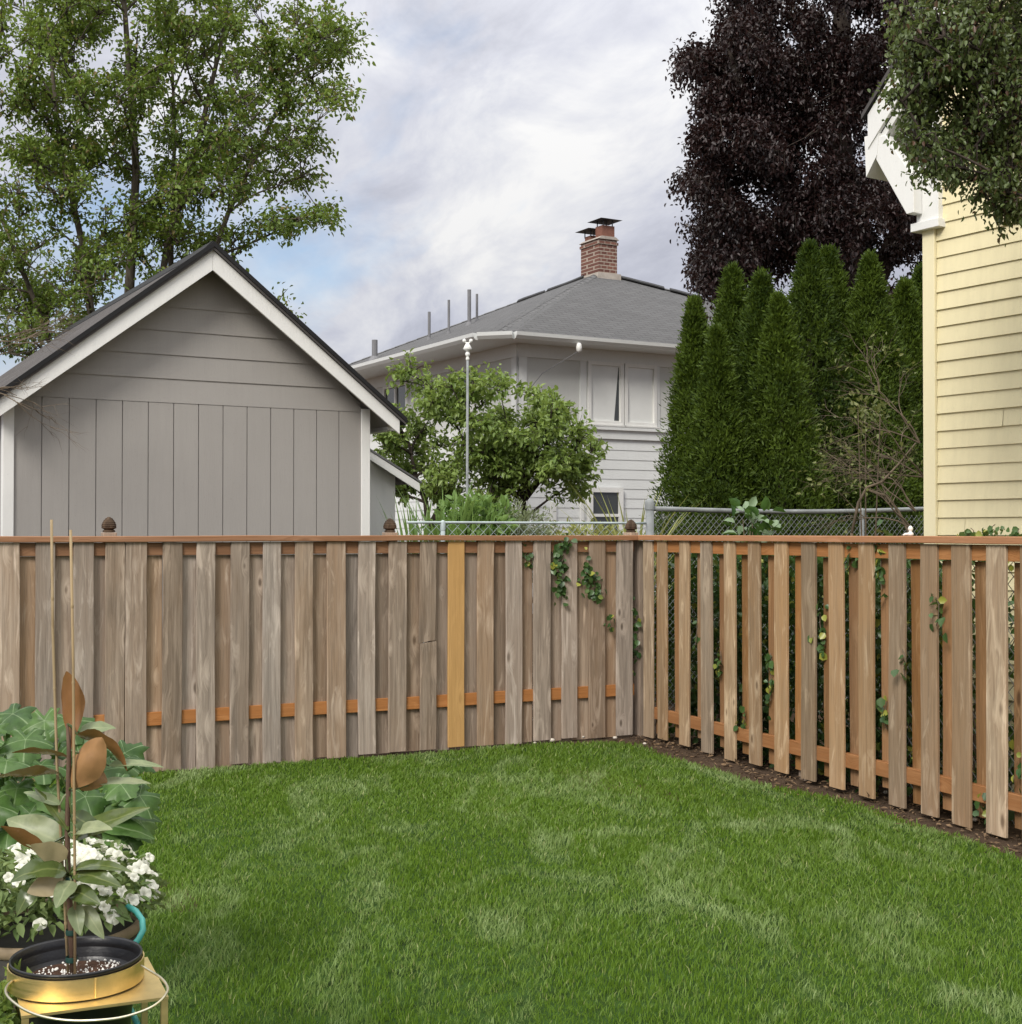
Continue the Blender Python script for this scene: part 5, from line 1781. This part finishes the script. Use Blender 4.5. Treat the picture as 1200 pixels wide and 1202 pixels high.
for i, (px, py, Y, r_) in enumerate(qs):
    c = at(px, py, Y)
    hx = c - pq; hx.z = 0
    nv = Vector((hx.x * .8 + random.gauss(0, .25), -.55 + random.gauss(0, .3), .8))
    lobed(c, nv, Vector((hx.x, hx.y - .1, -.4)), r_, i)
    b0 = pq + Vector((random.uniform(-.1, .1), random.uniform(-.1, .1), .5))
    sm2.tube([b0, b0.lerp(c, .5) + Vector((0, 0, .06)), c - Vector((0, 0, .003))], [.008, .007, .004], 6, False)
for b_, t_, Y, w_ in (((120, 958), (188, 948), 4.3, .10), ((110, 965), (182, 985), 4.25, .08), ((125, 948), (190, 965), 4.35, .07), ((100, 985), (150, 992), 4.2, .05), ((70, 960), (20, 948), 4.2, .08)):
    blade(lm, at(*b_, Y), at(*t_, Y + .05), w_, (.1, -.6, .8), .06, .2)
    sm2.tube([pq + Vector((0, 0, .5)), at(*b_, Y)], [.008, .005], 6, False)
lm.build('leaves', MAT['leaf_squash'], sq, smooth=True)
sm2.build('stems', MAT['leaf_iris'], sq, smooth=True)
# low plant in the bottom left corner
leafy('low_plant', gpt(-12, 3.15), at(2, 1196, 3.0), (.075, .09, .085), 300, .035, .017, MAT['leaf_apple'], 'small dark-leaved plant tucked under the left corner of the brass stand', 'plant', MAT['twig'], 8)
strap_b = at(38, 1002, 3.35)
# hose
hp = [at(150, 1064, 3.36), at(160, 1070, 3.34), at(167, 1080, 3.32), at(168, 1092, 3.30), at(163, 1102, 3.29), at(155, 1112, 3.28), at(150, 1130, 3.27), at(147, 1155, 3.26), at(150, 1180, 3.24), at(158, 1195, 3.22), at(166, 1212, 3.2), at(175, 1260, 3.15)]
e = at(190, 1330, 3.1); e.z = .012
hp += [e, Vector((e.x + .25, e.y - .2, .012)), Vector((e.x + .2, e.y - .7, .012))]
mb = MB(); mb.tube(hp, .0075, 10)
tag(mb.build('garden_hose', MAT['hose'], smooth=True), 'aqua garden hose hanging down beside the pot of white flowers', 'hose')

# ------------------------------------------------------------------ sky and light
world = bpy.data.worlds.new('World')
scene.world = world
world.use_nodes = True
nt = world.node_tree
nt.nodes.clear()


class WT(NT):
    def __init__(s): s.t = nt


w = WT()
out = nt.nodes.new('ShaderNodeOutputWorld')
bg = nt.nodes.new('ShaderNodeBackground')
SUN_EL, SUN_AZ = R(38), R(205)
sky = w.n('TexSky', sky_type='NISHITA', sun_disc=False, sun_elevation=SUN_EL, sun_rotation=SUN_AZ, altitude=50, air_density=1.0, dust_density=1.5, ozone_density=1.5)
dirv = w.n('TexCoord').outputs['Generated']
sep = w.n('SeparateXYZ'); nt.links.new(dirv, sep.inputs[0])
zc = w.math('MAXIMUM', sep.outputs[2], 0.0)
rotd = w.mapping(dirv, (1, 1, 1), (0, 0, 0), (0, R(24), 0)).outputs[0]
mp_ = w.mapping(rotd, (2.6, 2.6, 5.2), (12.50, 6.10, 1.15)).outputs[0]
big = w.noise(mp_, 1.25, 7, .55, .3)
mid_ = w.noise(w.mapping(rotd, (3.2, 3.2, 5.0), (10.50, .2, 3)).outputs[0], 2.6, 8, .62, .5)
fine_ = w.noise(w.mapping(rotd, (1.6, 1.6, 3.4), (14.80, 2.4, 5.62)).outputs[0], 1.7, 6, .55, .3)
cloud_t = w.math('ADD', w.math('MULTIPLY', big, .52), w.math('MULTIPLY', mid_, .48))
ccol = w.ramp(cloud_t, [(.41, (2.9, 3.05, 3.7)), (.475, (3.7, 3.85, 4.5)), (.53, (4.6, 4.7, 5.1)), (.60, (5.75, 5.75, 5.8))])
# an overcast dome is about three times as bright overhead as at the horizon
dome = w.math('MULTIPLY_ADD', w.math('POWER', zc, 2.2), 3.2, .96)
cbr = w.n('VectorMath', operation='SCALE')
ccol = w.mix(w.math('POWER', zc, 1.2), ccol, (4.6, 4.5, 4.3))
nt.links.new(ccol, cbr.inputs[0]); nt.links.new(dome, cbr.inputs['Scale'])
cover = w.ramp(fine_, [(.34, 0.25), (.46, 1)])
skyc = w.mix(cover, sky.outputs[0], cbr.outputs[0])
nt.links.new(skyc, bg.inputs[0])
bg.inputs[1].default_value = .1
nt.links.new(bg.outputs[0], out.inputs[0])

sd = bpy.data.lights.new('sun', 'SUN')
sd.energy = 2.0
sd.angle = R(20)
sd.color = (1.0, .95, .87)
so = bpy.data.objects.new('sun', sd)
COL.objects.link(so)
sv = Vector((math.sin(SUN_AZ) * math.cos(SUN_EL), math.cos(SUN_AZ) * math.cos(SUN_EL), math.sin(SUN_EL)))
so.rotation_euler = sv.to_track_quat('Z', 'Y').to_euler()

scene.view_settings.view_transform = 'Standard'
scene.view_settings.look = 'None'
scene.view_settings.exposure = 0.6
scene.view_settings.gamma = 1
scene.render.engine = 'CYCLES'
scene.cycles.use_denoising = True
scene.cycles.max_bounces = 8
scene.cycles.transparent_max_bounces = 8
